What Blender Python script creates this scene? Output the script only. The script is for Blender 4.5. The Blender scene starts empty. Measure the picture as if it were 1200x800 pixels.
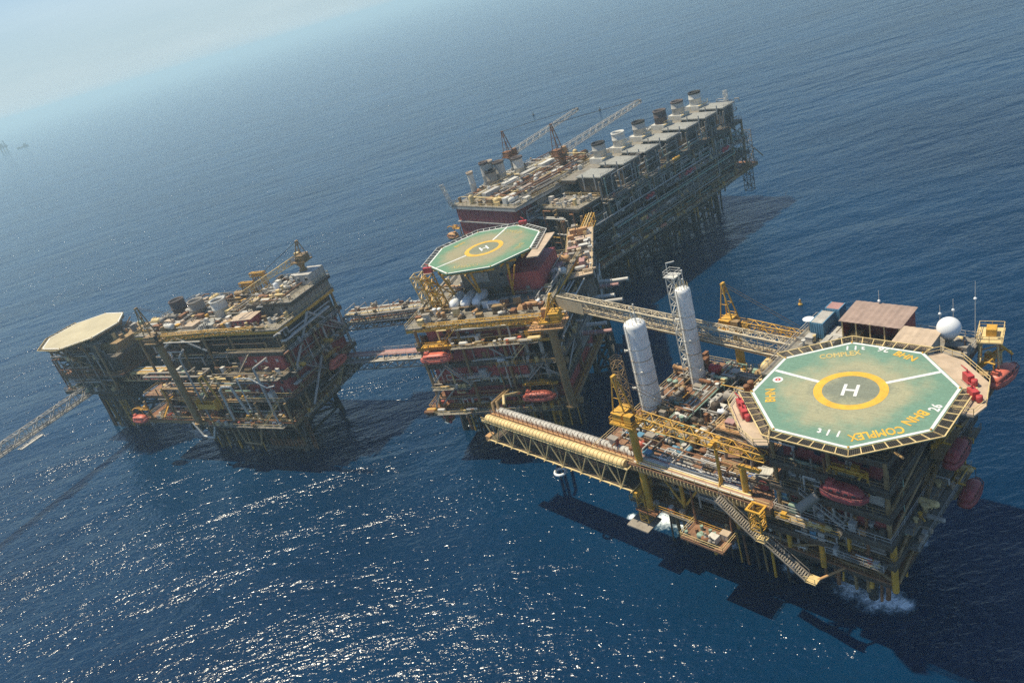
import bpy, math, random
import numpy as np
from mathutils import Vector, Matrix
R = math.radians
sc = bpy.context.scene
col = sc.collection

# ------------------------------------------------------------------ camera, world, sun, exposure
CAM_H, PITCH, ROLL, LENS = 108.0, 25.25, 16.75, 26.7
p, r = R(PITCH), R(ROLL)
fwd = Vector((0, math.cos(p), -math.sin(p))); right = Vector((1, 0, 0)); down = fwd.cross(right)
cx = right * math.cos(r) + down * math.sin(r)
cy = -right * math.sin(r) + down * math.cos(r)
cam = bpy.data.objects.new('camera', bpy.data.cameras.new('camera'))
col.objects.link(cam)
m = Matrix((cx, -cy, -fwd)).transposed().to_4x4(); m.translation = (0, 0, CAM_H)
cam.matrix_world = m
cam.data.lens = LENS; cam.data.sensor_width = 36; cam.data.sensor_fit = 'HORIZONTAL'
cam.data.clip_start = 1; cam.data.clip_end = 60000
sc.camera = cam

SUN_AZ, SUN_EL = -57.0, 66.0            # azimuth east of +Y, elevation
w = bpy.data.worlds.new('World'); sc.world = w; w.use_nodes = True
nt = w.node_tree; bg = nt.nodes['Background']
sky = nt.nodes.new('ShaderNodeTexSky'); sky.sky_type = 'NISHITA'; sky.sun_disc = False
sky.sun_elevation = R(SUN_EL); sky.sun_rotation = R(SUN_AZ)
sky.altitude = 0; sky.air_density = 1.0; sky.dust_density = 0.0; sky.ozone_density = 6.0
# pale veil of humid air low in the sky, with faint streaks of cloud
tcw = nt.nodes.new('ShaderNodeTexCoord'); sepw = nt.nodes.new('ShaderNodeSeparateXYZ'); nt.links.new(tcw.outputs['Generated'], sepw.inputs[0])
mpw = nt.nodes.new('ShaderNodeMapping'); mpw.inputs['Scale'].default_value = (2.2, 2.2, 16); nt.links.new(tcw.outputs['Generated'], mpw.inputs['Vector'])
nzw = nt.nodes.new('ShaderNodeTexNoise'); nzw.inputs['Scale'].default_value = 1.6; nzw.inputs['Detail'].default_value = 5; nt.links.new(mpw.outputs[0], nzw.inputs['Vector'])
vl = nt.nodes.new('ShaderNodeMapRange'); vl.interpolation_type = 'SMOOTHSTEP'; vl.inputs[1].default_value = -0.02; vl.inputs[2].default_value = 0.34; vl.inputs[3].default_value = 0.95; vl.inputs[4].default_value = 0.0
nt.links.new(sepw.outputs[2], vl.inputs[0])
clr = nt.nodes.new('ShaderNodeMix'); clr.data_type = 'RGBA'; clr.inputs[6].default_value = (3.6, 4.65, 5.2, 1); clr.inputs[7].default_value = (4.2, 5.15, 5.6, 1)
nzr = nt.nodes.new('ShaderNodeMapRange'); nzr.inputs[1].default_value = 0.42; nzr.inputs[2].default_value = 0.7; nt.links.new(nzw.outputs[0], nzr.inputs[0]); nt.links.new(nzr.outputs[0], clr.inputs[0])
mxw = nt.nodes.new('ShaderNodeMix'); mxw.data_type = 'RGBA'; nt.links.new(vl.outputs[0], mxw.inputs[0]); nt.links.new(sky.outputs[0], mxw.inputs[6]); nt.links.new(clr.outputs[2], mxw.inputs[7])
nt.links.new(mxw.outputs[2], bg.inputs[0]); bg.inputs[1].default_value = 0.105
sl = bpy.data.lights.new('sun', 'SUN'); sl.energy = 4.5; sl.angle = R(0.9); sl.color = (1.0, 0.90, 0.70)
so = bpy.data.objects.new('sun', sl); col.objects.link(so)
sd = Vector((math.sin(R(SUN_AZ)) * math.cos(R(SUN_EL)), math.cos(R(SUN_AZ)) * math.cos(R(SUN_EL)), math.sin(R(SUN_EL))))
so.rotation_euler = sd.to_track_quat('Z', 'Y').to_euler()
vs = sc.view_settings
vs.view_transform = 'Standard'; vs.look = 'None'; vs.exposure = 0.34; vs.gamma = 1; vs.use_curve_mapping = False
sc.cycles.use_denoising = False
sc.cycles.max_bounces = 5; sc.cycles.diffuse_bounces = 3; sc.cycles.glossy_bounces = 2
sc.cycles.volume_bounces = 6; sc.cycles.transparent_max_bounces = 6

# ------------------------------------------------------------------ materials
def newmat(name):
    mt = bpy.data.materials.new(name); mt.use_nodes = True
    return mt, mt.node_tree, mt.node_tree.nodes['Principled BSDF']
def N_(t, typ, **kw):
    n = t.nodes.new(typ)
    for k, v in kw.items():
        if k in n.inputs: n.inputs[k].default_value = v
        else: setattr(n, k, v)
    return n
def mat(name, c, rough=0.6, metal=0.0, rust=0.25, rustc=(0.09, 0.040, 0.020), vary=0.25, scale=0.5):
    mt, t, b = newmat(name)
    tc = N_(t, 'ShaderNodeTexCoord')
    n1 = N_(t, 'ShaderNodeTexNoise', Scale=scale, Detail=5.0, Roughness=0.65)
    n2 = N_(t, 'ShaderNodeTexNoise', Scale=scale * 3.7, Detail=6.0, Roughness=0.7)
    mp = N_(t, 'ShaderNodeMapping'); mp.inputs['Scale'].default_value = (1, 1, 0.35)
    L = t.links.new
    L(tc.outputs['Object'], n1.inputs['Vector']); L(tc.outputs['Object'], mp.inputs['Vector']); L(mp.outputs[0], n2.inputs['Vector'])
    hsv = N_(t, 'ShaderNodeHueSaturation'); hsv.inputs['Color'].default_value = (*c, 1)
    mr = N_(t, 'ShaderNodeMapRange'); mr.inputs[1].default_value = 0.3; mr.inputs[2].default_value = 0.7
    mr.inputs[3].default_value = 1 - vary; mr.inputs[4].default_value = 1 + vary * 0.6
    L(n1.outputs[0], mr.inputs[0]); L(mr.outputs[0], hsv.inputs['Value'])
    ramp = N_(t, 'ShaderNodeMapRange'); ramp.inputs[1].default_value = 0.66 - rust * 0.4; ramp.inputs[2].default_value = 0.78 - rust * 0.4
    L(n2.outputs[0], ramp.inputs[0])
    mx = N_(t, 'ShaderNodeMix', data_type='RGBA'); mx.inputs[7].default_value = (*rustc, 1)
    mul = N_(t, 'ShaderNodeMath', operation='MULTIPLY'); mul.inputs[1].default_value = min(1, 0.35 + rust)
    L(ramp.outputs[0], mul.inputs[0]); L(mul.outputs[0], mx.inputs[0]); L(hsv.outputs[0], mx.inputs[6])
    L(mx.outputs[2], b.inputs['Base Color'])
    b.inputs['Roughness'].default_value = rough; b.inputs['Metallic'].default_value = metal
    return mt
MT = dict(
    ivory=mat('ivory_paint', (0.60, 0.50, 0.33), 0.55, rust=0.22),
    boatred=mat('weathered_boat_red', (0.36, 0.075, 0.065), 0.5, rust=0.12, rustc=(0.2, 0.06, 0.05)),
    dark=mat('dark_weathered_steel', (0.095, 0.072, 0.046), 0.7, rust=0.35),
    grey=mat('grey_paint', (0.30, 0.26, 0.205), 0.6, rust=0.22),
    lgrey=mat('pale_grey_paint', (0.46, 0.43, 0.37), 0.6, rust=0.2),
    olive=mat('ochre_grey_paint', (0.32, 0.205, 0.085), 0.6, rust=0.3),
    yellow=mat('yellow_paint', (0.64, 0.35, 0.04), 0.55, rust=0.25),
    cream=mat('cream_paint', (0.70, 0.52, 0.23), 0.55, rust=0.22),
    white=mat('white_paint', (0.78, 0.78, 0.75), 0.5, rust=0.04, vary=0.08, rustc=(0.35, 0.27, 0.18)),
    owhite=mat('off_white_paint', (0.62, 0.59, 0.51), 0.55, rust=0.15),
    redox=mat('red_oxide_wall_paint', (0.42, 0.095, 0.080), 0.6, rust=0.12, rustc=(0.05, 0.02, 0.015)),
    maroon=mat('maroon_paint', (0.27, 0.07, 0.06), 0.55, rust=0.15),
    deckred=mat('brown_deck_paint', (0.26, 0.135, 0.07), 0.75, rust=0.35, rustc=(0.10, 0.05, 0.03), vary=0.4),
    deckor=mat('orange_deck_paint', (0.52, 0.29, 0.12), 0.75, rust=0.2, rustc=(0.3, 0.16, 0.08)),
    deckgr=mat('grey_deck_plate', (0.25, 0.225, 0.175), 0.75, rust=0.35, vary=0.4),
    deckdk=mat('dark_deck_plate', (0.13, 0.11, 0.08), 0.8, rust=0.4, vary=0.4),
    rust=mat('rusty_steel', (0.28, 0.125, 0.05), 0.8, rust=0.4, vary=0.5),
    red=mat('red_paint', (0.50, 0.055, 0.05), 0.5, rust=0.06),
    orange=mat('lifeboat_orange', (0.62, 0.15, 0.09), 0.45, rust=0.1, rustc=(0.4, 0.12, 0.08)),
    blue=mat('blue_paint', (0.10, 0.25, 0.36), 0.55, rust=0.15),
    bluedk=mat('blue_drum_paint', (0.05, 0.13, 0.36), 0.5, rust=0.1),
    green=mat('pale_green_paint', (0.26, 0.36, 0.27), 0.6, rust=0.25),
    tan=mat('tan_roof_sheet', (0.50, 0.38, 0.26), 0.75, rust=0.15, rustc=(0.34, 0.2, 0.12)),
    brownroof=mat('brown_roof_sheet', (0.34, 0.24, 0.185), 0.75, rust=0.2, rustc=(0.2, 0.12, 0.08)),
    roofgr=mat('pale_roof_sheet', (0.36, 0.35, 0.30), 0.7, rust=0.15, vary=0.2),
    pink=mat('pale_red_deck_paint', (0.42, 0.23, 0.20), 0.7, rust=0.2),
    black=mat('sooty_black', (0.025, 0.022, 0.02), 0.8, rust=0.05),
    soot=mat('sooty_brown_stack', (0.10, 0.075, 0.065), 0.8, rust=0.25),
    glass=mat('window_glass', (0.03, 0.04, 0.05), 0.12, rust=0.0),
    steel=mat('galvanised_steel', (0.38, 0.36, 0.32), 0.5, rust=0.15),
    cladsil=mat('pipe_cladding', (0.50, 0.47, 0.40), 0.45, rust=0.12),
    ymark=mat('yellow_marking', (0.72, 0.42, 0.04), 0.7, rust=0.10, rustc=(0.42, 0.34, 0.14)),
    ymarkfade=mat('faded_yellow_marking', (0.55, 0.42, 0.14), 0.7, rust=0.35, rustc=(0.38, 0.34, 0.18)),
    wmark=mat('white_marking', (0.74, 0.73, 0.68), 0.7, rust=0.08, rustc=(0.45, 0.42, 0.3)),
    tower=mat('streaked_white_paint', (0.80, 0.79, 0.74), 0.5, rust=0.30, vary=0.14, rustc=(0.48, 0.38, 0.26), scale=0.9),
    net=mat('net_mesh', (0.07, 0.06, 0.045), 0.9, rust=0.2),
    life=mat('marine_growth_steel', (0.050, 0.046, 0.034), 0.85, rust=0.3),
)
def helideck_mat(name, worn, g0=(0.15, 0.265, 0.185), sand=(0.38, 0.345, 0.205), cen=(0.20, 0.215, 0.155)):
    mt, t, b = newmat(name); L = t.links.new
    tc = N_(t, 'ShaderNodeTexCoord')
    n = N_(t, 'ShaderNodeTexNoise', Scale=0.16, Detail=6.0, Roughness=0.6); L(tc.outputs['Object'], n.inputs['Vector'])
    nf = N_(t, 'ShaderNodeTexNoise', Scale=2.2, Detail=6.0, Roughness=0.75); L(tc.outputs['Object'], nf.inputs['Vector'])
    ln = N_(t, 'ShaderNodeVectorMath', operation='LENGTH'); L(tc.outputs['Object'], ln.inputs[0])
    a1 = N_(t, 'ShaderNodeMath', operation='MULTIPLY_ADD'); a1.inputs[1].default_value = 13.0; L(n.outputs[0], a1.inputs[0]); L(ln.outputs['Value'], a1.inputs[2])
    a2 = N_(t, 'ShaderNodeMath', operation='MULTIPLY_ADD'); a2.inputs[1].default_value = 2.2; L(nf.outputs[0], a2.inputs[0]); L(a1.outputs[0], a2.inputs[2])
    mr = N_(t, 'ShaderNodeMapRange'); mr.inputs[1].default_value = worn + 9.6; mr.inputs[2].default_value = worn + 5.4; L(a2.outputs[0], mr.inputs[0])
    mrc = N_(t, 'ShaderNodeMapRange'); mrc.inputs[1].default_value = 13.2; mrc.inputs[2].default_value = 10.6; L(a2.outputs[0], mrc.inputs[0])
    mx = N_(t, 'ShaderNodeMix', data_type='RGBA'); mx.inputs[6].default_value = (*g0, 1); mx.inputs[7].default_value = (*sand, 1); 
    fa = N_(t, 'ShaderNodeMath', operation='MULTIPLY'); fa.inputs[1].default_value = 0.85; L(mr.outputs[0], fa.inputs[0]); L(fa.outputs[0], mx.inputs[0])
    mc = N_(t, 'ShaderNodeMix', data_type='RGBA'); L(mx.outputs[2], mc.inputs[6]); mc.inputs[7].default_value = (*cen, 1); L(mrc.outputs[0], mc.inputs[0])
    hs = N_(t, 'ShaderNodeHueSaturation'); L(mc.outputs[2], hs.inputs['Color'])
    mv = N_(t, 'ShaderNodeMapRange'); mv.inputs[1].default_value = 0.3; mv.inputs[2].default_value = 0.7; mv.inputs[3].default_value = 0.86; mv.inputs[4].default_value = 1.14
    bk = N_(t, 'ShaderNodeTexBrick'); bk.inputs['Scale'].default_value = 0.4; bk.inputs['Mortar Size'].default_value = 0.006; bk.inputs['Color1'].default_value = (1, 1, 1, 1); bk.inputs['Color2'].default_value = (0.93, 0.93, 0.93, 1); bk.inputs['Mortar'].default_value = (0.72, 0.72, 0.72, 1); L(tc.outputs['Object'], bk.inputs['Vector'])
    sm = N_(t, 'ShaderNodeMapping'); sm.inputs['Scale'].default_value = (0.35, 3.2, 1); sm.inputs['Rotation'].default_value = (0, 0, 0.6); L(tc.outputs['Object'], sm.inputs['Vector'])
    sn = N_(t, 'ShaderNodeTexNoise', Scale=1.0, Detail=4.0); L(sm.outputs[0], sn.inputs['Vector'])
    sr = N_(t, 'ShaderNodeMapRange'); sr.inputs[1].default_value = 0.56; sr.inputs[2].default_value = 0.72; sr.inputs[3].default_value = 1.0; sr.inputs[4].default_value = 0.82; L(sn.outputs[0], sr.inputs[0])
    m1 = N_(t, 'ShaderNodeMath', operation='MULTIPLY'); L(bk.outputs[0], m1.inputs[0]); L(sr.outputs[0], m1.inputs[1])
    m2 = N_(t, 'ShaderNodeMath', operation='MULTIPLY'); L(m1.outputs[0], m2.inputs[0]); L(nf.outputs[0], mv.inputs[0]); L(mv.outputs[0], m2.inputs[1]); L(m2.outputs[0], hs.inputs['Value'])
    L(hs.outputs[0], b.inputs['Base Color']); b.inputs['Roughness'].default_value = 0.85
    return mt

# ------------------------------------------------------------------ mesh builder and hierarchy helpers
class MB:
    def __init__(s): s.v = []; s.f = []; s.mi = []; s.k = 0; s.sm = []
    def add(s, vs, fs, smooth=False):
        o = len(s.v); s.v += [tuple(x) for x in vs]; s.f += [tuple(i + o for i in q) for q in fs]
        s.mi += [s.k] * len(fs); s.sm += [smooth] * len(fs); return s
    def box(s, c, d, rz=0.0):
        hx, hy, hz = d[0] / 2, d[1] / 2, d[2] / 2; ca, sa = math.cos(rz), math.sin(rz); vs = []
        for z in (-hz, hz):
            for x, y in ((-hx, -hy), (hx, -hy), (hx, hy), (-hx, hy)):
                vs.append((c[0] + x * ca - y * sa, c[1] + x * sa + y * ca, c[2] + z))
        return s.add(vs, [(0, 3, 2, 1), (4, 5, 6, 7), (0, 1, 5, 4), (1, 2, 6, 5), (2, 3, 7, 6), (3, 0, 4, 7)])
    def bx(s, a, b): return s.box([(a[i] + b[i]) / 2 for i in range(3)], [abs(b[i] - a[i]) for i in range(3)])
    def tube(s, a, b, ra, rb=None, n=8, cap=True):
        a = Vector(a); b = Vector(b); rb = ra if rb is None else rb; d = b - a
        if d.length < 1e-6: return s
        d.normalize(); t = Vector((0, 0, 1)) if abs(d.z) < 0.9 else Vector((1, 0, 0))
        x = d.cross(t).normalized(); y = d.cross(x); vs = []
        for q, rr in ((a, ra), (b, rb)):
            for i in range(n):
                an = 2 * math.pi * (i + 0.5) / n; vs.append(q + x * math.cos(an) * rr + y * math.sin(an) * rr)
        fs = [(i, i + n, (i + 1) % n + n, (i + 1) % n) for i in range(n)]
        s.add(vs, fs, n > 5)
        if cap: s.add(vs, [tuple(range(n)), tuple(range(2 * n - 1, n - 1, -1))])
        return s
    def bar(s, a, b, w): return s.tube(a, b, w * 0.7071, n=4)
    def path(s, pts, r, n=8):
        for a, b in zip(pts, pts[1:]): s.tube(a, b, r, n=n)
        for q in pts[1:-1]: s.ball(q, r * 1.02, 6, 4)
        return s
    def ball(s, c, r, n=10, m=6, sz=None):
        sx, sy, szz = sz or (1, 1, 1); vs = [(c[0], c[1], c[2] + r * szz)]
        for j in range(1, m):
            th = math.pi * j / m
            for i in range(n):
                an = 2 * math.pi * i / n; vs.append((c[0] + r * sx * math.sin(th) * math.cos(an), c[1] + r * sy * math.sin(th) * math.sin(an), c[2] + r * szz * math.cos(th)))
        vs.append((c[0], c[1], c[2] - r * szz)); fs = [(0, 1 + i, 1 + (i + 1) % n) for i in range(n)]
        for j in range(m - 2):
            for i in range(n):
                a = 1 + j * n + i; b_ = 1 + j * n + (i + 1) % n; fs.append((a, a + n, b_ + n, b_))
        e = len(vs) - 1; fs += [(e, e - n + (i + 1) % n, e - n + i) for i in range(n)]
        return s.add(vs, fs, True)
    def lathe(s, prof, c=(0, 0, 0), n=20, axis='z', smooth=True):
        vs = []
        for rr, h in prof:
            for i in range(n):
                an = 2 * math.pi * i / n; x, y = rr * math.cos(an), rr * math.sin(an)
                vs.append((c[0] + x, c[1] + y, c[2] + h) if axis == 'z' else (c[0] + h, c[1] + x, c[2] + y) if axis == 'x' else (c[0] + x, c[1] + h, c[2] + y))
        fs = []
        for j in range(len(prof) - 1):
            for i in range(n):
                a = j * n + i; b = j * n + (i + 1) % n; fs.append((a, b, b + n, a + n) if axis != 'y' else (a, a + n, b + n, b))
        s.add(vs, fs, smooth)
        s.add(vs, [tuple(range(n)), tuple(range(len(prof) * n - 1, (len(prof) - 1) * n - 1, -1))])
        return s
    def prism(s, pts, z0, z1):
        n = len(pts); vs = [(x, y, z0) for x, y in pts] + [(x, y, z1) for x, y in pts]
        return s.add(vs, [tuple(range(n - 1, -1, -1)), tuple(range(n, 2 * n))] + [(i, (i + 1) % n, (i + 1) % n + n, i + n) for i in range(n)])
    def rail(s, pts, h=1.1, sp=2.2, w=0.075, closed=False):
        pts = [Vector(q) for q in pts]
        if closed: pts.append(pts[0])
        for a, b in zip(pts, pts[1:]):
            up = Vector((0, 0, h)); s.bar(a + up, b + up, w); s.bar(a + up * 0.5, b + up * 0.5, w * 0.8)
            n = max(1, int((b - a).length / sp))
            for i in range(n + 1): q = a.lerp(b, i / n); s.bar(q, q + up, w)
        return s
    def truss(s, a, b, wd, ht, nb, r=0.09, rd=None, up=None, n=5, taper=1.0):
        a = Vector(a); b = Vector(b); d = (b - a).normalized(); upv = Vector(up) if up else Vector((0, 0, 1))
        sv = d.cross(upv).normalized(); uv = sv.cross(d).normalized(); rd = rd or r * 0.65
        def c(i, k):
            f_ = i / nb; q = a.lerp(b, f_); sc_ = 1 + (taper - 1) * f_
            return q + sv * (wd / 2 * sc_ * (1 if k in (1, 2) else -1)) + uv * (ht / 2 * sc_ * (1 if k > 1 else -1))
        for k in range(4): s.tube(c(0, k), c(nb, k), r, n=n)
        for i in range(nb + 1):
            for k in range(4): s.tube(c(i, k), c(i, (k + 1) % 4), rd, n=4, cap=False)
        for i in range(nb):
            for k in range(4):
                e = (i + k) % 2
                s.tube(c(i + e, k), c(i + 1 - e, (k + 1) % 4), rd, n=4, cap=False)
        return s
    def stairs(s, a, b, wd=1.0, n=None, rail=True):
        a = Vector(a); b = Vector(b); d = b - a; hv = Vector((d.x, d.y, 0)).normalized(); sv = Vector((-hv.y, hv.x, 0)) * wd / 2
        for sg in (-1, 1):
            s.bar(a + sv * sg, b + sv * sg, 0.22)
            if rail:
                up = Vector((0, 0, 1.0)); s.bar(a + sv * sg + up, b + sv * sg + up, 0.08)
                m_ = max(2, int(d.length / 1.6))
                for i in range(m_ + 1): q = a.lerp(b, i / m_) + sv * sg; s.bar(q, q + up, 0.07)
        n = n or max(3, int(abs(d.z) / 0.25)); an = math.atan2(hv.y, hv.x)
        for i in range(n): s.box(a.lerp(b, (i + 0.5) / n), (0.26, wd, 0.05), an)
        return s
    def build(s, name, mats, parent=None, loc=None, bevel=0):
        me = bpy.data.meshes.new(name); me.from_pydata(s.v, [], s.f)
        if not isinstance(mats, (list, tuple)): mats = [mats]
        for mm in mats: me.materials.append(MT[mm] if isinstance(mm, str) else mm)
        me.polygons.foreach_set('material_index', s.mi); me.polygons.foreach_set('use_smooth', s.sm); me.update()
        o = bpy.data.objects.new(name, me); col.objects.link(o)
        if parent: o.parent = parent
        if loc: o.location = loc
        return o
class Frame:
    def __init__(s, O, deg): s.O = O; s.a = R(deg); s.c = math.cos(s.a); s.s = math.sin(s.a)
    def at(s, u, v, z=0): return Vector((s.O[0] + u * s.c - v * s.s, s.O[1] + u * s.s + v * s.c, z))
def tag(o, label, cat, group=None):
    o['label'] = label; o['category'] = cat
    if group: o['group'] = group
    return o
def thing(name, label, cat, fr, u, v, z, rz=0.0, group=None):
    o = bpy.data.objects.new(name, None); col.objects.link(o); o.empty_display_size = 0.5
    o.location = fr.at(u, v, z); o.rotation_euler = (0, 0, fr.a + rz)
    return tag(o, label, cat, group)
def setting(o, kind='structure'): o['kind'] = kind; return o
def copy_thing(src, fr, u, v, z, rz, label, group):
    c = src.copy(); col.objects.link(c); c.location = fr.at(u, v, z); c.rotation_euler = (0, 0, fr.a + rz); c['label'] = label
    if group: c['group'] = group
    elif 'group' in c: del c['group']
    for ch in src.children:
        d = ch.copy(); col.objects.link(d); d.parent = c
        for g in ch.children: e = g.copy(); col.objects.link(e); e.parent = d
    return c

FM = Frame((45.042, 90.883), -52.295)     # near complex, origin under its helideck centre
FS = Frame((-1.293, 188.545), -26.032)      # middle platform, origin under its helideck
FN = Frame((48.342, 244.416), 36.539)       # far long platform
FL = Frame((-64.06, 187.291), -31.945)     # platform at the left
W0 = Frame((0, 0), 0)

# ------------------------------------------------------------------ sea and haze
FOAM = [(*fr_.at(u_, v_)[:2], rad_) for fr_, u_, v_, rad_ in ((FM, -3.2, 1.1, 5.0), (FM, 0.7, 0.5, 5.2), (FM, 3.0, 1.2, 4.6), (FM, 5.1, 1.6, 2.8), (FM, -41.7, 0.6, 5.2), (FM, -36.8, 1.9, 6.0), (FM, -26, 0.6, 2.6), (FM, -14, 0.4, 2.4), (FM, 2.0, 16.5, 2.6), (FM, -32.7, 4.2, 3.8), (FM, -48.6, -2.1, 1.6), (FL, -18.7, 9.8, 1.8), (FS, -20.9, -8.4, 2.0), (FS, -13.4, -11.5, 1.8), (FS, 11.2, -11.9, 2.0))]
def sea_material():
    mt, t, b = newmat('sea_water'); L = t.links.new
    b.inputs['Roughness'].default_value = 0.07; b.inputs['IOR'].default_value = 1.33; b.inputs['Specular IOR Level'].default_value = 0.40
    g = N_(t, 'ShaderNodeNewGeometry')
    prev = None
    for sx, sy, dist, det, hgt, rot in ((0.020, 0.050, 1.0, 3, 2.6, 8), (0.08, 0.17, 1.0, 3, 0.95, -12), (0.46, 0.84, 1.0, 2, 0.40, 5), (1.3, 2.3, 1.0, 1, 0.11, -6)):
        mp = N_(t, 'ShaderNodeMapping'); mp.inputs['Scale'].default_value = (sx, sy, 0.1); mp.inputs['Rotation'].default_value = (0, 0, R(rot))
        L(g.outputs['Position'], mp.inputs['Vector'])
        n = N_(t, 'ShaderNodeTexNoise', Scale=1.0, Detail=float(det), Roughness=0.5, Distortion=0.35); L(mp.outputs[0], n.inputs['Vector'])
        mu = N_(t, 'ShaderNodeMath', operation='MULTIPLY'); mu.inputs[1].default_value = hgt; L(n.outputs[0], mu.inputs[0])
        if sx > 0.2:                      # gusts: the short waves are steeper in some patches than in others
            if 'gust' not in dir():
                gm = N_(t, 'ShaderNodeMapping'); gm.inputs['Scale'].default_value = (0.006, 0.016, 0.1); L(g.outputs['Position'], gm.inputs['Vector'])
                gn = N_(t, 'ShaderNodeTexNoise', Scale=1.0, Detail=3.0); L(gm.outputs[0], gn.inputs['Vector'])
                gust = N_(t, 'ShaderNodeMapRange'); gust.inputs[1].default_value = 0.3; gust.inputs[2].default_value = 0.7; gust.inputs[3].default_value = 0.6; gust.inputs[4].default_value = 1.35; L(gn.outputs[0], gust.inputs[0])
            gx = N_(t, 'ShaderNodeMath', operation='MULTIPLY'); L(mu.outputs[0], gx.inputs[0]); L(gust.outputs[0], gx.inputs[1]); mu = gx
        if prev is None: prev = mu.outputs[0]
        else:
            ad = N_(t, 'ShaderNodeMath', operation='ADD'); L(prev, ad.inputs[0]); L(mu.outputs[0], ad.inputs[1]); prev = ad.outputs[0]
    bp = N_(t, 'ShaderNodeBump'); bp.inputs['Strength'].default_value = 1.0; bp.inputs['Distance'].default_value = 1.0
    L(prev, bp.inputs['Height']); L(bp.outputs[0], b.inputs['Normal'])
    # water body colour: broad patches of slightly different blue
    big = N_(t, 'ShaderNodeTexNoise', Scale=0.012, Detail=4.0); L(g.outputs['Position'], big.inputs['Vector'])
    cr = N_(t, 'ShaderNodeMix', data_type='RGBA'); cr.inputs[6].default_value = (0.0002, 0.0165, 0.047, 1); cr.inputs[7].default_value = (0.0003, 0.026, 0.069, 1)
    mr = N_(t, 'ShaderNodeMapRange'); mr.inputs[1].default_value = 0.35; mr.inputs[2].default_value = 0.65; L(big.outputs[0], mr.inputs[0]); L(mr.outputs[0], cr.inputs[0])
    # white water where the swell breaks on the legs
    fo = None
    fn = N_(t, 'ShaderNodeTexNoise', Scale=0.75, Detail=9.0, Roughness=0.74, Distortion=1.2); L(g.outputs['Position'], fn.inputs['Vector'])
    for x, y, rad in FOAM:
        d = N_(t, 'ShaderNodeVectorMath', operation='DISTANCE'); d.inputs[1].default_value = (x, y, 0); L(g.outputs['Position'], d.inputs[0])
        q = N_(t, 'ShaderNodeMapRange'); q.inputs[1].default_value = 0.4; q.inputs[2].default_value = rad; q.inputs[3].default_value = 0.56; q.inputs[4].default_value = 0.0
        L(d.outputs['Value'], q.inputs[0])
        if fo is None: fo = q.outputs[0]
        else:
            mxm = N_(t, 'ShaderNodeMath', operation='MAXIMUM'); L(fo, mxm.inputs[0]); L(q.outputs[0], mxm.inputs[1]); fo = mxm.outputs[0]
    ad = N_(t, 'ShaderNodeMath', operation='ADD'); L(fo, ad.inputs[0]); L(fn.outputs[0], ad.inputs[1])
    th = N_(t, 'ShaderNodeMapRange'); th.inputs[1].default_value = 0.66; th.inputs[2].default_value = 1.02; L(ad.outputs[0], th.inputs[0])
    teal = N_(t, 'ShaderNodeMix', data_type='RGBA'); teal.inputs[6].default_value = (0.03, 0.16, 0.20, 1); teal.inputs[7].default_value = (0.88, 0.94, 0.96, 1)
    L(th.outputs[0], teal.inputs[0])
    fm = N_(t, 'ShaderNodeMix', data_type='RGBA'); L(th.outputs[0], fm.inputs[0]); L(cr.outputs[2], fm.inputs[6]); L(teal.outputs[2], fm.inputs[7])
    L(fm.outputs[2], b.inputs['Base Color'])
    rm = N_(t, 'ShaderNodeMapRange'); rm.inputs[3].default_value = 0.17; rm.inputs[4].default_value = 0.7; L(th.outputs[0], rm.inputs[0]); L(rm.outputs[0], b.inputs['Roughness'])
    return mt
HALF = 20000
sea = MB().add([(-HALF, -HALF, 0), (HALF, -HALF, 0), (HALF, HALF, 0), (-HALF, HALF, 0)], [(0, 1, 2, 3)]).build('sea', sea_material())
setting(sea)
hz = MB().bx((-HALF - 60, -HALF - 60, -6), (HALF + 60, HALF + 60, 122)).build('haze', [bpy.data.materials.new('haze_air')])
hm = hz.data.materials[0]; hm.use_nodes = True; ht = hm.node_tree; ht.nodes.remove(ht.nodes['Principled BSDF'])
pv = ht.nodes.new('ShaderNodeVolumePrincipled'); pv.inputs['Color'].default_value = (0.70, 0.94, 1.0, 1); pv.inputs['Density'].default_value = 0.00027; pv.inputs['Anisotropy'].default_value = 0.2
ht.links.new(pv.outputs[0], ht.nodes['Material Output'].inputs['Volume']); setting(hz, 'stuff')

# ------------------------------------------------------------------ builders of platform parts
def jacket(root, us, vs_, ztop, r=0.75, batter=0.07, mtl='life', zb=-4, brace_r=0.38, levels=(1.5, 9)):
    cu = sum(us) / len(us); cv = sum(vs_) / len(vs_)
    def pos(u, v, z):
        k = (ztop - z) * batter
        return (u + k * (1 if u > cu + 1 else -1 if u < cu - 1 else 0), v + k * (1 if v > cv else -1), z)
    for u in us:
        for v in vs_: MB().tube(pos(u, v, zb), pos(u, v, ztop), r, n=10).build('leg', mtl, root)
    lv = [l for l in levels if l < ztop] + [ztop - 0.5]
    pairs = [((a, v), (b, v)) for v in vs_ for a, b in zip(us, us[1:])] + [((u, a), (u, b)) for u in us for a, b in zip(vs_, vs_[1:])]
    for (a, b) in pairs:
        for i, z in enumerate(lv[:-1]):
            MB().tube(pos(*a, z), pos(*b, z), brace_r, n=7).build('brace', mtl, root)
            z2 = lv[i + 1]
            x = MB().tube(pos(*a, z), pos(*b, z2), brace_r, n=7); x.tube(pos(*b, z), pos(*a, z2), brace_r, n=7); x.build('cross_brace', mtl, root)
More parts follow.
